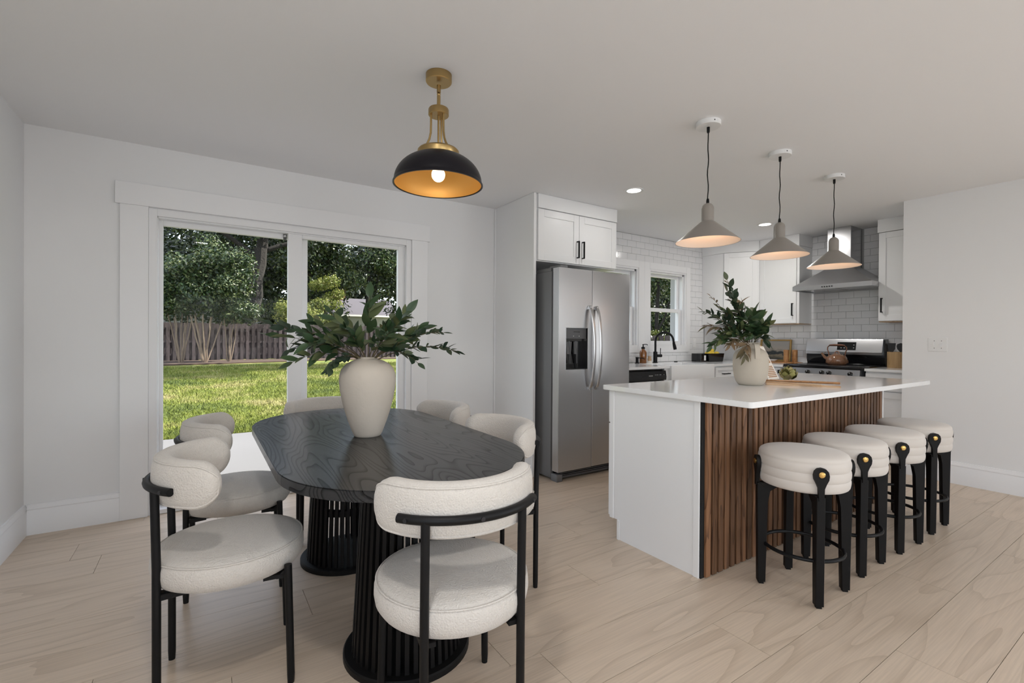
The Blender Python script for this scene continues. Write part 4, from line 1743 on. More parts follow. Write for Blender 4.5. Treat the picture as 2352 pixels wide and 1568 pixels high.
# wooden spoon, spatula
p0, p1 = Vector((3.06, 1.66, CT)), Vector((3.235, 1.305, CT))
dd = (p1 - p0).normalized()
nn = Vector((-dd.y, dd.x, 0))
ws = thing('wooden_spoon', 'long wooden spoon lying in front of the artichoke', 'spoon', tuple(p0))
bm = nb()
L_ = (p1 - p0).length
ballv = nb()
prof = [(0, .004), (.02, .030), (.05, .040), (.09, .036), (.125, .018), (.16, .012), (L_, .014)]
lo, hi = [], []
for d_, hw in prof:
    zc_ = .018
    lo.append([bm.verts.new(dd * d_ + nn * s * hw + Vector((0, 0, zc_ - t_))) for s, t_ in ((-1, 0), (0, .008), (1, 0))])
    hi.append([bm.verts.new(dd * d_ + nn * s * hw * .9 + Vector((0, 0, zc_ + t_))) for s, t_ in ((-1, .004), (0, (-.003 if d_ < .11 else .007)), (1, .004))])
for A_, B_ in ((lo, hi),):
    for i in range(len(prof) - 1):
        for j in range(2):
            bm.faces.new((lo[i][j], lo[i][j + 1], lo[i + 1][j + 1], lo[i + 1][j]))
            bm.faces.new((hi[i][j + 1], hi[i][j], hi[i + 1][j], hi[i + 1][j + 1]))
        bm.faces.new((hi[i][0], lo[i][0], lo[i + 1][0], hi[i + 1][0]))
        bm.faces.new((lo[i][2], hi[i][2], hi[i + 1][2], lo[i + 1][2]))
for e in (0, -1):
    bm.faces.new((lo[e][0], lo[e][1], lo[e][2], hi[e][2], hi[e][1], hi[e][0]))
bmesh.ops.recalc_face_normals(bm, faces=bm.faces[:])
ballv.free()
obj('spoon_body', bm, 'shaker_wood', ws, tuple(p0), smooth=50)
wsp = thing('wooden_spatula', 'pale wooden slotted spatula lying beside the jug', 'spatula', (2.95, 1.60, CT))
p0, p1 = Vector((2.955, 1.60, CT)), Vector((3.135, 1.262, CT))
dd = (p1 - p0).normalized()
bm = nb()
L_ = (p1 - p0).length
ang = math.atan2(dd.y, dd.x)
prism(bm, [(0, -.034), (.13, -.038), (.18, -.016), (L_, -.014), (L_, .014), (.18, .016), (.13, .038), (0, .04)], .0, .010)
obj('blade_and_handle', bm, 'light_wood', wsp, tuple(p0), (0, 0, ang))
bm = nb()
p2, p3 = Vector((2.99, 1.62, CT)), Vector((3.045, 1.322, CT))
wf = thing('wooden_fork', 'short pale wooden fork under the wooden spoon', 'fork', tuple(p2))
dd = (p3 - p2)
prism(bm, [(0, -.016), (.05, -.016), (.05, -.005), (.06, -.005), (.06, .005), (.05, .005), (.05, .016), (0, .016)][:0] or [(0, -.018), (.09, -.018), (.13, -.008), (dd.length, -.007), (dd.length, .007), (.13, .008), (.09, .018), (0, .018), (.0, .009), (.06, .006), (.06, -.006), (0, -.009)], .010, .018)
obj('fork_body', bm, 'light_wood', wf, tuple(p2), (0, 0, math.atan2(dd.y, dd.x)))

# ------------------------------------------------------------------ things by the sink
YS = 3.80
fa = thing('faucet', 'matte black gooseneck pull-down faucet behind the sink', 'faucet', (4.55, YS, CT))
bm = nb()
lathe(bm, [(0, 0), (.028, 0), (.028, .006), (.024, .008), (.024, .13), (.018, .135), (0, .135)], 24, (4.55, YS, CT), False, False)
obj('base', bm, 'black', fa)
bm = nb()
pts = [(4.55, YS, CT + .13), (4.55, YS, CT + .26)]
cxn, rn = .105, .105
dirn = Vector((.78, -.62, 0)).normalized()
for k in range(1, 14):
    a = PI - PI * k / 14 * 1.0
    pts.append(tuple(Vector((4.55, YS, CT + .26)) + dirn * (cxn + rn * math.cos(a)) + Vector((0, 0, rn * math.sin(a)))))
pts.append(tuple(Vector((4.55, YS, CT + .235)) + dirn * (2 * rn + .004)))
tube(bm, pts, .0125, 14)
obj('spout', bm, 'black', fa)
bm = nb()
e = Vector(pts[-1])
tube(bm, [e + Vector((0, 0, .02)), e, e + dirn * .012 + Vector((0, 0, -.05)), e + dirn * .017 + Vector((0, 0, -.075))], [.014, .016, .020, .019], 16)
obj('spray_head', bm, 'black', fa)
bm = nb()
tube(bm, [(4.57, YS - .01, CT + .085), (4.625, YS - .03, CT + .085)], .018, 14)
tube(bm, [(4.61, YS - .025, CT + .09), (4.612, YS - .026, CT + .175)], .0045, 8)
obj('lever', bm, 'black', fa)

sb = thing('soap_bottle', 'amber glass pump soap bottle beside the faucet', 'bottle', (4.335, YS, CT))
bm = nb()
lathe(bm, [(0, 0), (.038, 0), (.041, .005), (.041, .125), (.034, .145), (.018, .158), (.016, .172), (0, .172)], 24, (4.335, YS, CT), False, False)
obj('bottle', bm, 'amber', sb)
bm = nb()
lathe(bm, [(0, .168), (.021, .168), (.022, .185), (.012, .192), (.006, .195), (.006, .212), (.010, .213), (.010, .222), (0, .222)], 18, (4.335, YS, CT), False, False)
tube(bm, [(4.335, YS, CT + .219), (4.365, YS - .02, CT + .221), (4.38, YS - .03, CT + .213)], .0045, 8)
obj('pump', bm, 'black', sb)

sd_ = thing('soap_dispenser', 'low black deck-mounted soap pump left of amber bottle', 'soap dispenser', (4.235, YS, CT))
bm = nb()
lathe(bm, [(0, 0), (.026, 0), (.026, .006), (.017, .010), (.016, .055), (.018, .06), (.018, .072), (0, .073)], 20, (4.235, YS, CT), False, False)
obj('collar', bm, 'black', sd_)
bm = nb()
tube(bm, [(4.235, YS, CT + .064), (4.27, YS - .05, CT + .062), (4.285, YS - .07, CT + .052)], .005, 8)
obj('nozzle', bm, 'black', sd_)

br_ = thing('dish_brush', 'round wooden dish brush between soap bottle and faucet', 'brush', (4.447, YS, CT))
bm = nb()
lathe(bm, [(0, .024), (.022, .024), (.024, .045), (.018, .062), (.021, .078), (0, .083)], 20, (4.447, YS, CT), False, False)
obj('knob', bm, 'light_wood', br_)
bm = nb()
lathe(bm, [(0, 0), (.032, 0), (.022, .026), (0, .026)], 20, (4.447, YS, CT), False, False)
obj('bristles', bm, 'paper', br_)
bm = nb()
lathe(bm, [(0, 0), (.022, 0), (.022, .008), (.018, .012), (0, .012)], 20, (4.93, YS, CT), False, False)
tag(obj('air_switch', bm, 'black'), 'small flat black button on the worktop behind the sink', 'button')

# black tray of lemons and box
bxo = thing('recipe_box', 'small black box with a white label beside the lemon bowl', 'box', (5.29, 3.74, CT))
bm = nb()
bx(bm, 5.24, 5.345, 3.66, 3.80, CT, CT + .105, .003, 1)
obj('box_body', bm, 'gloss_black', bxo)
bm = nb()
bx(bm, 5.300, 5.338, 3.6585, 3.6598, CT + .018, CT + .082)
obj('label_card', bm, 'label_white', bxo)
lb = thing('fruit_bowl', 'black rectangular bowl holding lemons in the corner', 'bowl', (5.52, 3.72, CT))
bm = nb()
o0, o1 = (5.375, 5.67, 3.64, 3.80), (5.36, 5.685, 3.63, 3.81)


def taper(bm, a, za, b, zb):
    lo = [bm.verts.new(p) for p in ((a[0], a[2], za), (a[1], a[2], za), (a[1], a[3], za), (a[0], a[3], za))]
    hi = [bm.verts.new(p) for p in ((b[0], b[2], zb), (b[1], b[2], zb), (b[1], b[3], zb), (b[0], b[3], zb))]
    for i in range(4):
        bm.faces.new((lo[i], lo[(i + 1) % 4], hi[(i + 1) % 4], hi[i]))
    return lo, hi


lo, hi = taper(bm, o0, CT, o1, CT + .105)
bm.faces.new(lo[::-1])
i0, i1 = (5.388, 5.657, 3.653, 3.787), (5.368, 5.677, 3.638, 3.802)
lo2, hi2 = taper(bm, i0, CT + .012, i1, CT + .105)
bm.faces.new(lo2)
for i in range(4):
    bm.faces.new((hi[i], hi[(i + 1) % 4], hi2[(i + 1) % 4], hi2[i]))
bmesh.ops.recalc_face_normals(bm, faces=bm.faces[:])
obj('bowl_body', bm, 'gloss_black', lb, smooth=20)
bm = nb()
ball(bm, (0, 0, 0), .034, .028, .028, 18, 12)
ball(bm, (.034, 0, 0), .008, .007, .007, 8, 6)
lem = mesh_of('lemon', bm, 'lemon')
LL = [('leftmost lemon in the black bowl', (5.42, 3.70, .100), 20), ('lemon lying second from the left in the black bowl', (5.485, 3.70, .103), -15), ('lemon in the middle of the black bowl', (5.545, 3.71, .100), 70),
      ('topmost lemon piled above the black bowl', (5.575, 3.735, .135), 10), ('rightmost lemon in the black bowl', (5.625, 3.70, .100), 100)]
for lab, p, a in LL:
    o = link('lemon', lem, None, (p[0], p[1], CT + p[2]), (0, R(8), R(a)))
    tag(o, lab, 'lemon', 'lemons in the black bowl')

# outlet and switch
ol = thing('outlet', 'white outlet plate on the tiles right of the window', 'outlet', (5.456, YB - .01, 1.15))
bm = nb()
bx(bm, 5.42, 5.492, YB - .016, YB - .009, 1.09, 1.208, .002, 1)
obj('plate', bm, 'white_metal', ol)
for zz in (1.128, 1.17):
    bm = nb()
    bx(bm, 5.442, 5.47, YB - .018, YB - .0155, zz - .014, zz + .014, .002, 1)
    obj('socket', bm, 'trim', ol)
sw = thing('light_switch', 'white double light switch on the right wall', 'light switch', (XR, 1.387, 1.158))
bm = nb()
bx(bm, XR - .007, XR, 1.325, 1.450, 1.10, 1.217, .002, 1)
obj('plate', bm, 'white_metal', sw)
for yy in (1.362, 1.41):
    bm = nb()
    prism(bm, [(yy - .005, 1.146), (yy + .005, 1.146), (yy + .004, 1.17), (yy - .004, 1.17)], XR - .018, XR - .006, 'X')
    obj('toggle', bm, 'trim', sw)
    for zz in (1.128, 1.19):
        bm = nb()
        ball(bm, (XR - .007, yy, zz), .0015, .003, .003, 8, 6)
        obj('screw', bm, 'bolt', sw)

# ------------------------------------------------------------------ things by the range
XSH = 6.03
brd = thing('serving_board', 'long wooden serving board under the painting beside the range', 'board', (6.03, 3.1, CT))
bm = nb()
bx(bm, 5.93, 6.125, 2.92, 3.42, CT, CT + .014, .005, 2)
bx(bm, 6.0, 6.05, 2.835, 2.92, CT, CT + .014, .004, 2)
obj('board_body', bm, 'shaker_wood', brd)
pa = thing('framed_painting', 'small gilt-framed landscape painting leaning on the tiles', 'painting', (6.12, 3.22, CT + .014))
tl = R(6)
mt_ = Matrix.Translation((6.13, 3.215, CT + .015)) @ Matrix.Rotation(tl, 4, 'Y')
HW, HH = .195, .275


def padd(name, bm, mat, par):
    bmesh.ops.transform(bm, matrix=mt_, verts=bm.verts)
    return obj(name, bm, mat, par)


bm = nb()
for a in ((-HW, HW, 0, .018), (-HW, HW, HH - .018, HH), (-HW, -HW + .02, .018, HH - .018), (HW - .02, HW, .018, HH - .018)):
    bx(bm, -.012, .01, a[0], a[1], a[2], a[3], .003, 1)
padd('frame', bm, 'gilt', pa)


def painting_mat():
    m, t, p = mat_new('landscape_painting')
    N, L = t.nodes, t.links
    tc = N.new('ShaderNodeTexCoord')
    sp_ = N.new('ShaderNodeSeparateXYZ')
    L.new(tc.outputs['Generated'], sp_.inputs[0])
    n = N.new('ShaderNodeTexNoise')
    n.inputs['Scale'].default_value = 5.5
    n.inputs['Detail'].default_value = 6
    L.new(tc.outputs['Generated'], n.inputs['Vector'])
    ad = N.new('ShaderNodeMath')
    ad.operation = 'MULTIPLY_ADD'
    ad.inputs[1].default_value = .38
    L.new(n.outputs[0], ad.inputs[0])
    L.new(sp_.outputs['Z'], ad.inputs[2])
    r = N.new('ShaderNodeValToRGB')
    e = r.color_ramp.elements
    e[0].position, e[0].color = .22, (.055, .06, .055, 1)
    e[1].position, e[1].color = 1.0, (.42, .40, .375, 1)
    for pz, cl in ((.34, (.12, .11, .085, 1)), (.42, (.24, .20, .14, 1)), (.47, (.035, .045, .05, 1)), (.60, (.04, .05, .055, 1)), (.66, (.30, .265, .22, 1)), (.78, (.46, .42, .37, 1))):
        k = e.new(pz)
        k.color = cl
    L.new(ad.outputs[0], r.inputs[0])
    L.new(r.outputs[0], p.inputs['Base Color'])
    p.inputs['Roughness'].default_value = .6
    return m


MT['painting'] = painting_mat()
bm = nb()
bx(bm, .002, .008, -HW + .018, HW - .018, .016, HH - .016)
padd('canvas', bm, 'painting', pa)
for i, (lab, yy, xx) in enumerate((('taller-looking left turned wood shaker on the serving board', 3.0, 5.985), ('right turned wood shaker nearest the range', 2.905, 6.0))):
    z0 = CT + .0145
    if i == 1:
        yy = 2.945
        xx = 6.075
    g = thing('wood_shaker', lab, 'shaker', (xx, yy, z0), 0, 'wooden salt and pepper shakers')
    bm = nb()
    lathe(bm, [(0, 0), (.03, 0), (.0305, .003), (.0305, .074), (0, .074)], 24, (xx, yy, z0), False, False)
    obj('base', bm, 'shaker_wood', g)
    bm = nb()
    lathe(bm, [(0, .0755), (.0305, .0755), (.0305, .145), (.029, .148), (0, .148)], 24, (xx, yy, z0), False, False)
    obj('cap', bm, 'shaker_wood', g)
bm = nb()
lathe(bm, [(0, 0), (.03, 0), (.034, .004), (.052, .05), (.055, .058), (.052, .058), (.047, .048), (.03, .01), (0, .008)], 28, (6.02, 3.30, CT + .0145), False, False)
tag(obj('small_bowl', bm, 'ceramic', None), 'deep white bowl in front of the painting', 'bowl')
bm = nb()
lathe(bm, [(0, 0), (.03, 0), (.05, .016), (.058, .024), (.055, .024), (.045, .016), (0, .006)], 28, (5.985, 3.17, CT + .0145), False, False)
tag(obj('small_dish', bm, 'ceramic', None), 'shallow white dish beside the wood shakers', 'dish')

kt = thing('kettle', 'copper-brown dimpled kettle on the cooktop', 'kettle', (5.83, 2.385, .9245))
kx, ky, kz = 5.83, 2.385, .9245
bm = nb()
lathe(bm, [(0, 0), (.078, 0), (.092, .010), (.099, .03), (.100, .052), (.093, .078), (.078, .098), (.062, .107), (.05, .110), (0, .110)], 36, (kx, ky, kz), False, False)
obj('pot', bm, 'kettle', kt, smooth=60)
bm = nb()
for k in range(12):
    a = 2 * PI * k / 12
    ct = Vector((kx + .0985 * math.cos(a), ky + .0985 * math.sin(a), kz + .036))
    tg = Vector((-math.sin(a), math.cos(a), 0))
    pts = [ct + tg * q + Vector((0, 0, h)) for q, h in ((-.018, -.018), (-.017, .004), (-.010, .016), (0, .020), (.010, .016), (.017, .004), (.018, -.018))]
    tube(bm, pts, .0022, 5)
obj('embossed_arches', bm, 'kettle', kt)
bm = nb()
lathe(bm, [(0, .110), (.046, .110), (.046, .115), (.03, .122), (0, .124)], 28, (kx, ky, kz), False, False)
ld = obj('lid', bm, 'kettle', kt)
bm = nb()
ring = [(kx, ky + .022 * math.cos(a), kz + .122 + .024 * math.sin(a)) for a in [PI * k / 10 for k in range(11)]]
tube(bm, ring, .006, 8)
obj('lid_knob', bm, 'kettle', ld)
bm = nb()
tube(bm, [(kx, ky + .085, kz + .055), (kx, ky + .118, kz + .075), (kx, ky + .145, kz + .112), (kx, ky + .152, kz + .125)], [.02, .016, .011, .012], 12)
tube(bm, [(kx, ky + .135, kz + .117), (kx, ky + .112, kz + .135)], .003, 6)
obj('spout', bm, 'kettle', kt)
bm = nb()
hp = [(kx, ky + .078, kz + .10), (kx, ky + .083, kz + .135), (kx, ky + .094, kz + .165), (kx, ky + .09, kz + .195), (kx, ky + .07, kz + .212),
      (kx, ky - .07, kz + .212), (kx, ky - .09, kz + .195), (kx, ky - .094, kz + .165), (kx, ky - .083, kz + .135), (kx, ky - .078, kz + .10)]
tube(bm, hp[:5], .006, 8)
tube(bm, hp[5:], .006, 8)
obj('bail', bm, 'kettle_handle', kt)
bm = nb()
tube(bm, [(kx, ky + .075, kz + .212), (kx, ky + .03, kz + .214), (kx, ky - .03, kz + .214), (kx, ky - .075, kz + .212)], [.008, .0115, .0115, .008], 12)
obj('grip', bm, 'kettle_handle', kt)

cr = thing('utensil_crock', 'bamboo utensil holder against the tiles right of the range', 'holder', (6.02, 1.91, CT))
bm = nb()
lathe(bm, [(0, 0), (.078, 0), (.08, .003), (.08, .165), (.074, .165), (.074, .008), (0, .008)], 36, (6.02, 1.91, CT), False, False)
obj('crock_body', bm, 'crock_wood', cr)
ut = [('black_spatula', 'black nylon spatula at the left of the utensil holder', 'spatula', (.0, .045), (.0, .01), [(-.012, 0), (.012, 0), (.03, .03), (.035, .09), (-.035, .09), (-.03, .03)]),
      ('black_ladle', 'black nylon spoon at the right of the utensil holder', 'spoon', (.01, -.03), (.0, -.01), [(-.008, 0), (.008, 0), (.03, .03), (.036, .055), (.03, .08), (0, .092), (-.03, .08), (-.036, .055), (-.03, .03)])]
for nm, lab, ct, po, lean, poly in ut:
    bx0, by0 = 6.02 + po[0], 1.91 + po[1] * .4
    g = thing(nm, lab, ct, (bx0, by0, CT + .01))
    bm = nb()
    tube(bm, [(bx0, by0, CT + .01), (6.02 + po[0], 1.91 + po[1], CT + .168)], .006, 8)
    obj('handle', bm, 'utensil', g)
    bm = nb()
    prism(bm, [(1.91 + po[1] + a, CT + .165 + b_) for a, b_ in poly], 6.02 + po[0] - .003, 6.02 + po[0] + .003, 'X')
    obj('head', bm, 'utensil', g)

# ------------------------------------------------------------------ lamps
dl_ = thing('pendant_lamp', 'black dome pendant lamp with brass stem over the dining table', 'lamp', (.943, 2.087, ZC))
lx, ly = .943, 2.087
bm = nb()
lathe(bm, [(0, ZC - .038), (.058, ZC - .038), (.0615, ZC - .034), (.0615, ZC - .0005), (0, ZC - .0005)], 40, (lx, ly, 0), False, False)
obj('ceiling_canopy', bm, 'brass', dl_)
bm = nb()
tube(bm, [(lx, ly, ZC - .05), (lx, ly, 2.355)], .0095, 12)
ball(bm, (lx, ly, 2.347), .009)
tube(bm, [(lx, ly, 2.34), (lx, ly, 2.28)], .0085, 12)
obj('stem', bm, 'brass', dl_)
bm = nb()
lathe(bm, [(0, 2.245), (.046, 2.245), (.0485, 2.248), (.0485, 2.272), (.0455, 2.278), (0, 2.278)], 36, (lx, ly, 0), False, False)
obj('hub_disc', bm, 'brass', dl_)
for k in range(3):
    a = R(78 + 120 * k) - yaw
    bm = nb()
    tube(bm, [(lx + r_ * math.cos(a), ly + r_ * math.sin(a), z_) for r_, z_ in ((.036, 2.247), (.036, 2.20), (.037, 2.16), (.043, 2.13), (.054, 2.105), (.066, 2.088))], .0052, 8)
    obj('arm', bm, 'brass', dl_)
bm = nb()
tube(bm, [(lx, ly, 2.247), (lx, ly, 2.112)], .0055, 8)
lathe(bm, [(0, 2.082), (.02, 2.082), (.02, 2.108), (.008, 2.113), (0, 2.113)], 20, (lx, ly, 0), False, False)
obj('socket_stem', bm, 'brass', dl_)
bm = nb()
lathe(bm, [(0, 2.05), (.096, 2.05), (.098, 2.053), (.098, 2.075), (.092, 2.082), (0, 2.084)], 48, (lx, ly, 0), False, False)
obj('top_collar', bm, 'brass', dl_)


def dome(rr_, z0, hh, n=18):
    out = []
    for k in range(n + 1):
        a = R(25) + (PI / 2 - R(25)) * k / n
        out.append((rr_ * math.sin(a) ** .92, z0 + hh * math.cos(a) / math.cos(R(25))))
    return out


o_ = dome(.207, 1.925, .128)
bm = nb()
lathe(bm, o_ + [(.2125, 1.919), (.2125, 1.914), (.2055, 1.914)], 64, (lx, ly, 0), False, False)
shd = obj('dome_shade', bm, 'satin_black', dl_, smooth=50)
bm = nb()
i_ = [(0, 2.047)] + dome(.2045, 1.917, .126)
lathe(bm, i_, 64, (lx, ly, 0), False, False)
obj('gold_lining', bm, 'goldin', shd, smooth=50)
bm = nb()
ball(bm, (lx, ly, 1.965), .032, .032, .034, 24, 16)
obj('bulb', bm, 'bulb', dl_)


def point(loc, power, col, rad, name='lamp_light'):
    l = bpy.data.lights.new(name, 'POINT')
    l.energy = power
    l.color = col
    l.shadow_soft_size = rad
    o = bpy.data.objects.new(name, l)
    C.objects.link(o)
    o.location = loc
    return o


point((lx, ly, 1.915), .6, (1, .72, .42), .034)

# three cone pendants above the island
PN = ['conical warm-grey pendant lamp nearest the viewer over the island', 'conical warm-grey pendant lamp in the middle of the island row', 'conical warm-grey pendant lamp closest to the range hood']
ZR = 1.752


def make_pendant():
    root = thing('pendant_lamp', '', 'lamp')
    b = nb()
    lathe(b, [(0, ZC - .028), (.066, ZC - .028), (.068, ZC - .026), (.068, ZC - .0005), (0, ZC - .0005)], 36, cap0=False, cap1=False)
    cn = obj('ceiling_canopy', b, 'white_metal', root)
    b = nb()
    ball(b, (-.03, -.061, ZC - .014), .004, .003, .004, 8, 6)
    obj('screw', b, 'bolt', cn)
    b = nb()
    lathe(b, [(0, ZC - .06), (.007, ZC - .06), (.0085, ZC - .05), (.0085, ZC - .027), (0, ZC - .027)], 14, cap0=False, cap1=False)
    obj('cord_grip', b, 'black', root)
    b = nb()
    zt_ = 1.99
    n = 14
    tube(b, [(.0025 * math.sin(k * .9), .002 * math.sin(k * 1.3 + 1), zt_ + (ZC - .04 - zt_) * k / n) for k in range(n + 1)], .0032, 8)
    obj('cord', b, 'black', root)
    b = nb()
    lathe(b, [(0, 1.972), (.0085, 1.972), (.0085, 1.988), (.006, 2.0), (0, 2.002)], 14, cap0=False, cap1=False)
    obj('cord_grip', b, 'black', root)
    b = nb()
    pr = [(0, 1.975)] + [(.034 * math.sin(R(a)), 1.941 + .034 * math.cos(R(a))) for a in range(15, 91, 15)] + [(.034, 1.872), (.036, 1.868)]
    lathe(b, pr, 32, cap0=False, cap1=False)
    obj('neck', b, 'warmgrey', root, smooth=50)
    b = nb()
    lathe(b, [(.0355, 1.869), (.175, ZR), (.1765, ZR - .0015), (.174, ZR - .001)], 64, cap0=False, cap1=False)
    cone = obj('cone_shade', b, 'warmgrey', root, smooth=50)
    b = nb()
    lathe(b, [(0, 1.862), (.030, 1.862), (.1738, ZR - .0008)], 64, cap0=False, cap1=False)
    obj('shade_lining', b, 'shadein', cone, smooth=50)
    b = nb()
    ball(b, (0, 0, 1.825), .026, .026, .03, 20, 12)
    obj('bulb', b, 'bulb', root)
    return root


pend = make_pendant()
for i, (x, y) in enumerate(((2.442, 1.671), (3.23, 1.671), (4.023, 1.675))):
    o = pend if i == 0 else copy_tree(pend)
    o.location = (x, y, 0)
    tag(o, PN[i], 'lamp', 'pendant lamps over the island')
    point((x, y, 1.782), .75, (1, .56, .32), .03)

# recessed ceiling lights; the last two are unseen, added as fill
DL = [((3.038, 2.775), 'round recessed ceiling light nearest the fridge cabinet'), ((5.09, 2.787), 'round recessed ceiling light close to the corner wall cabinets'),
      ((.0, .55), 'round recessed fill light, added unseen directly above the viewer'), ((2.4, .1), 'round recessed fill light, added out of view near the stools')]
for i, (p, lab) in enumerate(DL):
    g = thing('recessed_light', lab, 'ceiling light', (p[0], p[1], ZC), 0, 'recessed ceiling lights')
    bm = nb()
    lathe(bm, [(.058, ZC - .004), (.078, ZC - .006), (.08, ZC - .0005), (.058, ZC - .0005)], 40, (p[0], p[1], 0), closed=True)
    obj('trim_ring', bm, 'white_metal', g)
    bm = nb()
    lathe(bm, [(0, ZC - .0035), (.0585, ZC - .0035), (.0585, ZC - .0008), (0, ZC - .0008)], 32, (p[0], p[1], 0), False, False)
    obj('lens', bm, 'led', g)
    l = bpy.data.lights.new('downlight', 'AREA')
    l.shape = 'DISK'
    l.size = (.11, .11, .16, .16, .16)[i]
    l.energy = (2.0, 8.5, 11, 2.5)[i]
    l.color = (1, .97, .93)
    o = bpy.data.objects.new('downlight', l)
    C.objects.link(o)
    o.location = (p[0], p[1], ZC - .008)

# ------------------------------------------------------------------ outdoors
GZ0, GZ1 = -.14, .06            # lawn level at the house and at the fence


def gz(y):
    return GZ0 + (GZ1 - GZ0) * max(0, (y - 7.5)) / 20.


bm = nb()
ys = [4.0, 7.5, 27.5, 60, 90]
vr = []
for yv in ys:
    z = gz(yv) if yv <= 27.5 else GZ1
    vr.append([bm.verts.new((xv, yv, z)) for xv in (-40, -10, 0, 10, 25, 70)])
for a, b in zip(vr[:-1], vr[1:]):
    for k in range(5):
        bm.faces.new((a[k], a[k + 1], b[k + 1], b[k]))
lw = obj('lawn', bm, 'lawn', smooth=0)
tag(lw, 'sunlit green back lawn beyond the patio door', 'lawn', kind='structure')
bm = nb()
bx(bm, -2.2, 4.6, YB + TH, 7.42, -.30, -.118, .01, 1)
tag(obj('patio_slab', bm, 'concrete'), 'grey concrete patio slab outside the sliding door', 'patio', kind='structure')

# grass blades
nbl = 130000
u = rng.random(nbl)
gy = 7.45 + 15 * u ** 1.6
gx = -.30 * gy - .5 + rng.random(nbl) * (.72 * gy + 1.4)
gzv = GZ0 + (GZ1 - GZ0) * np.maximum(0, gy - 7.5) / 20.
hh = rng.uniform(.025, .07, nbl) * (1 + .4 * (gy - 7) / 15)
wd = rng.uniform(.003, .008, nbl) * (1 + 1.2 * (gy - 7) / 15)
an = rng.random(nbl) * 2 * PI
lx_, ly_ = rng.normal(0, .03, nbl), rng.normal(0, .03, nbl)
V = np.empty((nbl, 3, 3))
V[:, 0] = np.stack([gx - wd * np.cos(an), gy - wd * np.sin(an), gzv - .004], 1)
V[:, 1] = np.stack([gx + wd * np.cos(an), gy + wd * np.sin(an), gzv - .004], 1)
V[:, 2] = np.stack([gx + lx_, gy + ly_, gzv + hh], 1)


def raw_mesh(name, V, k, mat):
    n = len(V)
    me = bpy.data.meshes.new(name)
    me.vertices.add(n * k)
    me.vertices.foreach_set('co', V.reshape(-1).astype(np.float32))
    me.loops.add(n * k)
    me.loops.foreach_set('vertex_index', np.arange(n * k, dtype=np.int32))
    me.polygons.add(n)
    me.polygons.foreach_set('loop_start', np.arange(0, n * k, k, dtype=np.int32))
    me.update(calc_edges=True)
    me.materials.append(MT[mat])
    return me


g = link('grass', raw_mesh('grass', V, 3, 'lawn'))
tag(g, 'short grass blades covering the back lawn', 'grass', kind='stuff')

bm = nb()
prism(bm, [(-17, 24.5), (-8, 23.8), (-2, 23.4), (1, 24.0), (3, 24.6), (6, 25.2), (12, 25.8), (16, 26), (16, 27.25), (-17, 27.25)], .0, .075)
tag(obj('mulch_bed', bm, 'mulch'), 'brown leaf mulch bed along the back fence', 'mulch', kind='stuff')


def fence(name, label, p0, p1, h, z0, wd=.14, pitch=.125):
    """shadow-box board fence with rails, posts and single boards"""
    p0, p1 = Vector(p0), Vector(p1)
    d = p1 - p0
    L = d.length
    a = math.atan2(d.y, d.x)
    root = thing(name, label, 'fence', (p0.x, p0.y, z0), a)
    b = nb()
    e = .03
    prism(b, [(0, .03), (wd, .03), (wd, h - e), (wd - e, h), (e, h), (0, h - e)], 0, .018, 'Y')
    me = mesh_of('board', b, 'fencewood', 0)
    n = int(L / pitch)
    for k in range(n):
        o = bpy.data.objects.new('board', me)
        C.objects.link(o)
        o.parent = root
        o.location = (k * pitch, -.045 if k % 2 else .03, random.uniform(-.015, .015))
    for zz in (.3, h * .5, h - .3):
        b = nb()
        bx(b, 0, L, -.026, .029, zz - .045, zz + .045)
        o = bpy.data.objects.new('rail', mesh_of('rail', b, 'fencewood', 0))
        C.objects.link(o)
        o.parent = root
    b = nb()
    bx(b, -.045, .045, -.045, .045, -.3, h + .02)
    pme = mesh_of('post', b, 'fencewood', 0)
    k = 0.
    while k < L:
        o = bpy.data.objects.new('post', pme)
        C.objects.link(o)
        o.parent = root
        o.location = (k, .10, 0)
        k += 2.4
    return root


fence('board_fence', 'weathered shadow-box board fence at the back of the lawn', (-17, 27.3), (13, 27.3), 1.83, .05)
fence('board_fence', 'dog-eared board fence seen through the kitchen window', (12.4, 6.0), (12.4, 22), 1.42, -.10)


def cloud(n, centers, radii, size, squash=.8, seedv=0):
    """leaf quads scattered in clumps"""
    r = np.random.default_rng(seedv)
    centers = np.array(centers, float)
    radii = np.array(radii, float)
    wts = radii ** 2
    idx = r.choice(len(centers), n, p=wts / wts.sum())
    d = r.normal(size=(n, 3))
    d /= np.linalg.norm(d, axis=1)[:, None]
    rad = radii[idx] * (r.random(n) ** .45)
    pos = centers[idx] + d * rad[:, None] * np.array([1, 1, squash])
    nrm = d * .6 + r.normal(size=(n, 3)) * .7 + np.array([0, -.2, .45])
    nrm /= np.linalg.norm(nrm, axis=1)[:, None]
    t = np.cross(nrm, r.normal(size=(n, 3)))
    t /= np.linalg.norm(t, axis=1)[:, None]
    b = np.cross(nrm, t)
    s = size * r.uniform(.6, 1.3, n)[:, None]
    V = np.empty((n, 4, 3))
    V[:, 0] = pos - t * s
    V[:, 1] = pos + b * s * .45
    V[:, 2] = pos + t * s
    V[:, 3] = pos - b * s * .45
    return V


def clumps(c, rx, ry, rz, n, cr, seedv, zmin=None):
    r = np.random.default_rng(seedv)
    out, rad = [], []
    while len(out) < n:
        d = r.normal(size=3)
        d /= np.linalg.norm(d)
        k = r.random() ** .4
        p = (c[0] + d[0] * rx * k, c[1] + d[1] * ry * k, c[2] + d[2] * rz * k)
        if zmin is not None and p[2] < zmin:
            continue
        out.append(p)
        rad.append(cr * r.uniform(.7, 1.25))
    return out, rad


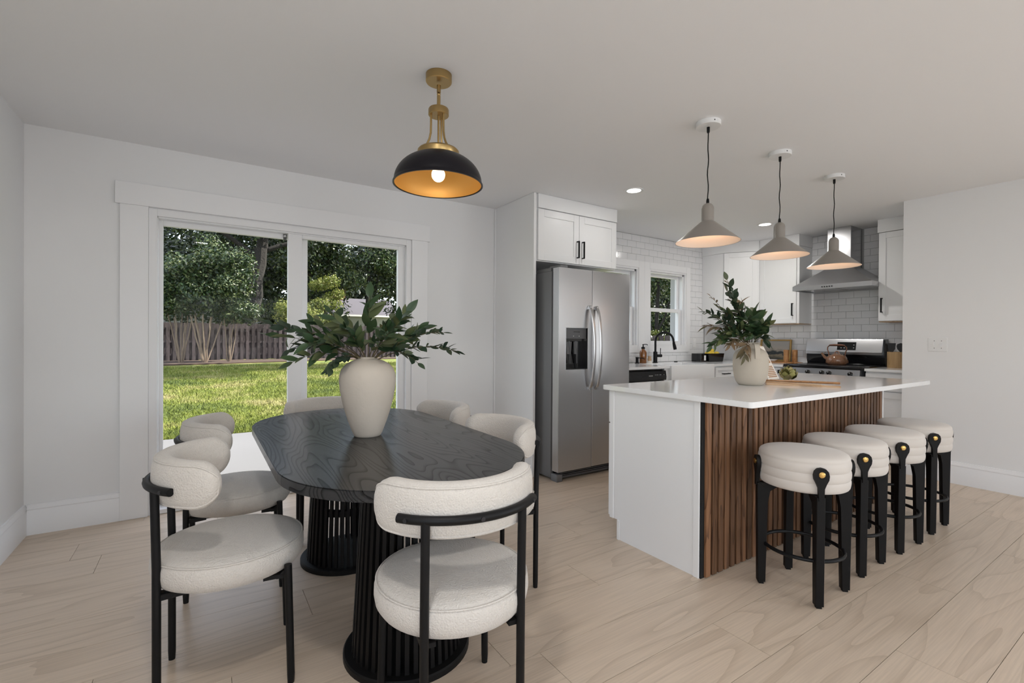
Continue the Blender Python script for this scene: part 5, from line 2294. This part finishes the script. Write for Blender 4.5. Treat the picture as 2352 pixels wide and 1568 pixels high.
def limb(bm, p, q, r0, r1, n=7, wob=.12, seedv=0):
    r = random.Random(seedv)
    p, q = Vector(p), Vector(q)
    L = (q - p).length
    pts = []
    for k in range(n + 1):
        u = k / n
        wv = Vector((r.uniform(-1, 1), r.uniform(-1, 1), 0)) * wob * L * .1 * (1 if 0 < k < n else 0)
        pts.append(p.lerp(q, u) + wv)
    tube(bm, pts, [r0 + (r1 - r0) * k / n for k in range(n + 1)], 8)


def tree(name, label, base, crown_c, crown_r, ncl, clr, nleaf, lsize, fol, bark, stems, seedv, zmin=None, cat='tree', group=None):
    root = thing(name, label, cat, base, 0, group)
    b = nb()
    for (p, q, r0, r1) in stems:
        limb(b, p, q, r0, r1, seedv=seedv + int(p[0] * 7 + q[0] * 13))
    tr = obj('trunk', b, bark, root)
    cs, rd_ = clumps(crown_c, *crown_r, ncl, clr, seedv, zmin)
    V = cloud(nleaf, cs, rd_, lsize, seedv=seedv)
    me = raw_mesh('foliage', V - np.array(base), 4, fol)
    fo = link('foliage', me, root, base)
    fo['kind'] = 'stuff'
    return root


# multi-stem crape myrtles before the fence
def stems(bx_, by_, n, spread, top, r0, seedv):
    r = random.Random(seedv)
    out = []
    for k in range(n):
        a = 2 * PI * k / n + r.uniform(-.4, .4)
        out.append(((bx_ + .06 * math.cos(a), by_ + .06 * math.sin(a), gz(by_)), (bx_ + spread * math.cos(a) * r.uniform(.6, 1.1), by_ + spread * math.sin(a), top * r.uniform(.85, 1.1)), r0 * r.uniform(.7, 1.2), r0 * .45))
    return out


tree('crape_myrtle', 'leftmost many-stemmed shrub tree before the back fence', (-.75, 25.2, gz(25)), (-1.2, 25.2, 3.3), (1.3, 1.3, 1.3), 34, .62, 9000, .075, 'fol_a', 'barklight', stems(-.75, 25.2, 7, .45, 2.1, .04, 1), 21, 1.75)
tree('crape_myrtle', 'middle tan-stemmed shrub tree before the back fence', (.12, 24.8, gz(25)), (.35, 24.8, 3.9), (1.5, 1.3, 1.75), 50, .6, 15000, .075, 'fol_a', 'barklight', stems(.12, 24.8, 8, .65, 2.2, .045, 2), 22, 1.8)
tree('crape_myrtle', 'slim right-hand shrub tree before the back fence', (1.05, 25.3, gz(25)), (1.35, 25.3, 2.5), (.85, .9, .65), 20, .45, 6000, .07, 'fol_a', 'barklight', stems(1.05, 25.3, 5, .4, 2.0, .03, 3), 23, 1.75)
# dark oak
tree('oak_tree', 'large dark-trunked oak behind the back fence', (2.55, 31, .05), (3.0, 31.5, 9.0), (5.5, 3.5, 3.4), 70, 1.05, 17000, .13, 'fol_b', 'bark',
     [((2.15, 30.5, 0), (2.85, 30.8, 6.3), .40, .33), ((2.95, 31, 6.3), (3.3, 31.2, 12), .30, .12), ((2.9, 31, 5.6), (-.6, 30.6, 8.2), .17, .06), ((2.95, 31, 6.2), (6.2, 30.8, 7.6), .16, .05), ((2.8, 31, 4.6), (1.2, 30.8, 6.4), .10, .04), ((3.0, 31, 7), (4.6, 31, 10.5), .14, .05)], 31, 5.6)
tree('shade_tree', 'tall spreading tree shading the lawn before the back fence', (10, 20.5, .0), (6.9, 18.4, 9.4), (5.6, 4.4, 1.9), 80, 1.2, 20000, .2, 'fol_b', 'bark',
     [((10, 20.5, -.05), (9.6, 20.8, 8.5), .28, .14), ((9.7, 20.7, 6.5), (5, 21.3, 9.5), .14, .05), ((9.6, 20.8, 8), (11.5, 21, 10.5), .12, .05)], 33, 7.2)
BG = [  # background trees: x,y,height centre, radii, leaves, size, foliage
    ('broad green tree far left behind the fence', (-4.5, 33), (-4.0, 33, 5.6), (3.4, 2.5, 4.2), 46, 1.1, 11000, .14, 'fol_b'),
    ('wide tree beyond the left end of the back fence', (-11.5, 34), (-11.5, 34, 5.6), (4.6, 2.5, 4.6), 56, 1.25, 11000, .16, 'fol_a'),
    ('tall green tree behind the dark oak trunk', (1.5, 38), (1.2, 38, 6.5), (4.6, 2.5, 5.2), 60, 1.25, 13000, .16, 'fol_b'),
    ('leafy tree right of the dark oak trunk', (6.2, 36.5), (6.0, 36.5, 6.3), (3.0, 2.2, 4.6), 50, 1.1, 11000, .14, 'fol_a'),
    ('wide green tree above the grey shed roof', (10.2, 35), (9.6, 35, 7.4), (3.9, 2.4, 3.6), 60, 1.05, 15000, .13, 'fol_a'),
    ('dense tree at the far right of the patio view', (14.2, 35), (14.4, 35, 6.3), (3.4, 2.4, 4.9), 52, 1.1, 12000, .14, 'fol_b'),
    ('distant dark tree behind the grey shed', (11.5, 46), (11, 46, 6.5), (9, 2.5, 6.2), 70, 1.7, 16000, .30, 'fol_b'),
    ('distant dark tree behind the white house', (-1, 48), (-1, 48, 7), (9, 2.5, 7), 70, 1.8, 16000, .30, 'fol_b')]
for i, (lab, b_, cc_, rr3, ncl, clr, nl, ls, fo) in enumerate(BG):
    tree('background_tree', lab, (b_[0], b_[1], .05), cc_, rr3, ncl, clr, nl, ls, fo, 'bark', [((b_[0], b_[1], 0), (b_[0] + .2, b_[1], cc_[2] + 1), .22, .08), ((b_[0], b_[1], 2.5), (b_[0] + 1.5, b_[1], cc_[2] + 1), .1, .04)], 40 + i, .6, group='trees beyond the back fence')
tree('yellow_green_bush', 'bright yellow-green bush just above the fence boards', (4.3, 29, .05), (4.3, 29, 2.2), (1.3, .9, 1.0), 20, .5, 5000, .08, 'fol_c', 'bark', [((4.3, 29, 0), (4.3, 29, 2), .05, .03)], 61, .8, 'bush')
tree('yellow_green_bush', 'pale yellow shrub left of the shed roof', (6.7, 32, .05), (6.6, 32, 3.6), (.9, .8, 1.7), 18, .5, 4500, .09, 'fol_c', 'bark', [((6.7, 32, 0), (6.6, 32, 3), .05, .03)], 62, .8, 'bush')


def house(name, label, x0, x1, y0, y1, zw, zr, gable='X', chim=None):
    root = thing(name, label, 'building', ((x0 + x1) / 2, (y0 + y1) / 2, .05))
    b = nb()
    bx(b, x0, x1, y0, y1, .05, zw)
    obj('wall', b, 'siding', root)
    b = nb()
    ym = (y0 + y1) / 2
    prism(b, [(y0 - .4, zw - .05), (y1 + .4, zw - .05), (ym, zr)], x0 - .4, x1 + .4, 'X')
    rf = obj('roof', b, 'roof', root, smooth=0)
    b = nb()
    bx(b, x0 - .4, x1 + .4, y0 - .44, y0 - .39, zw - .16, zw - .02)
    obj('fascia', b, 'trim', root)
    for k in range(3):
        xx = x0 + (x1 - x0) * (k + .5) / 3
        b = nb()
        bx(b, xx - .45, xx + .45, y0 - .04, y0 + .01, 1.0, 2.2)
        wn = obj('window', b, 'trim', root)
        b = nb()
        bx(b, xx - .38, xx + .38, y0 - .05, y0 - .035, 1.07, 2.13)
        obj('pane', b, 'gloss_black', wn)
    if chim:
        b = nb()
        bx(b, chim - .5, chim + .5, ym - .3, ym + .3, zr - 1.2, zr + .9)
        obj('chimney', b, 'brick', root)
    return root


house('shed', 'grey-roofed outbuilding behind the fence, right of the door stile', 8.3, 13.6, 39.5, 43, 3.1, 4.55, chim=9.6)
house('neighbour_house', 'white-walled house glimpsed through the shrub trees', -6, 1.8, 41, 46, 3.4, 5.6)

# trees outside the kitchen windows
KT = [('leafy tree close behind the kitchen window fence', (14.2, 11.8), (14.6, 12.2, 3.6), (2.1, 2.1, 3.4), 60, .62, 14000, .085, 'fol_a'),
      ('thin-trunked tree further behind the kitchen window fence', (19.5, 16), (19.5, 16, 4.2), (3.6, 3.6, 4.4), 60, 1.0, 13000, .12, 'fol_b'),
      ('background tree right of the kitchen window view', (16.5, 9.0), (16.5, 8.6, 4), (2.6, 2.4, 4), 44, .9, 8000, .11, 'fol_a'),
      ('background tree left of the kitchen window view', (14.0, 15.5), (13.5, 16, 4), (2.8, 2.6, 4), 50, .9, 10000, .11, 'fol_b')]
for i, (lab, b_, cc_, rr3, ncl, clr, nl, ls, fo) in enumerate(KT):
    tree('yard_tree', lab, (b_[0], b_[1], -.05), cc_, rr3, ncl, clr, nl, ls, fo, 'bark',
         [((b_[0], b_[1], -.1), (b_[0] + .3, b_[1] + .2, cc_[2] + 2), .09, .04), ((b_[0], b_[1], 1.0), (b_[0] - .9, b_[1] + .8, cc_[2] + 1.5), .05, .02), ((b_[0] + .1, b_[1], 1.6), (b_[0] + 1.0, b_[1] - .9, cc_[2] + 1.2), .04, .02)], 70 + i, .5, group='trees outside the kitchen window')
tree('yellow_green_bush', 'small pale bush behind the faucet beyond the window', (13.3, 11.2, -.05), (13.3, 11.3, 1.25), (.5, .5, .35), 8, .22, 1200, .06, 'fol_c', 'bark', [((13.3, 11.2, -.05), (13.3, 11.3, 1.2), .03, .02)], 81, None, 'bush')
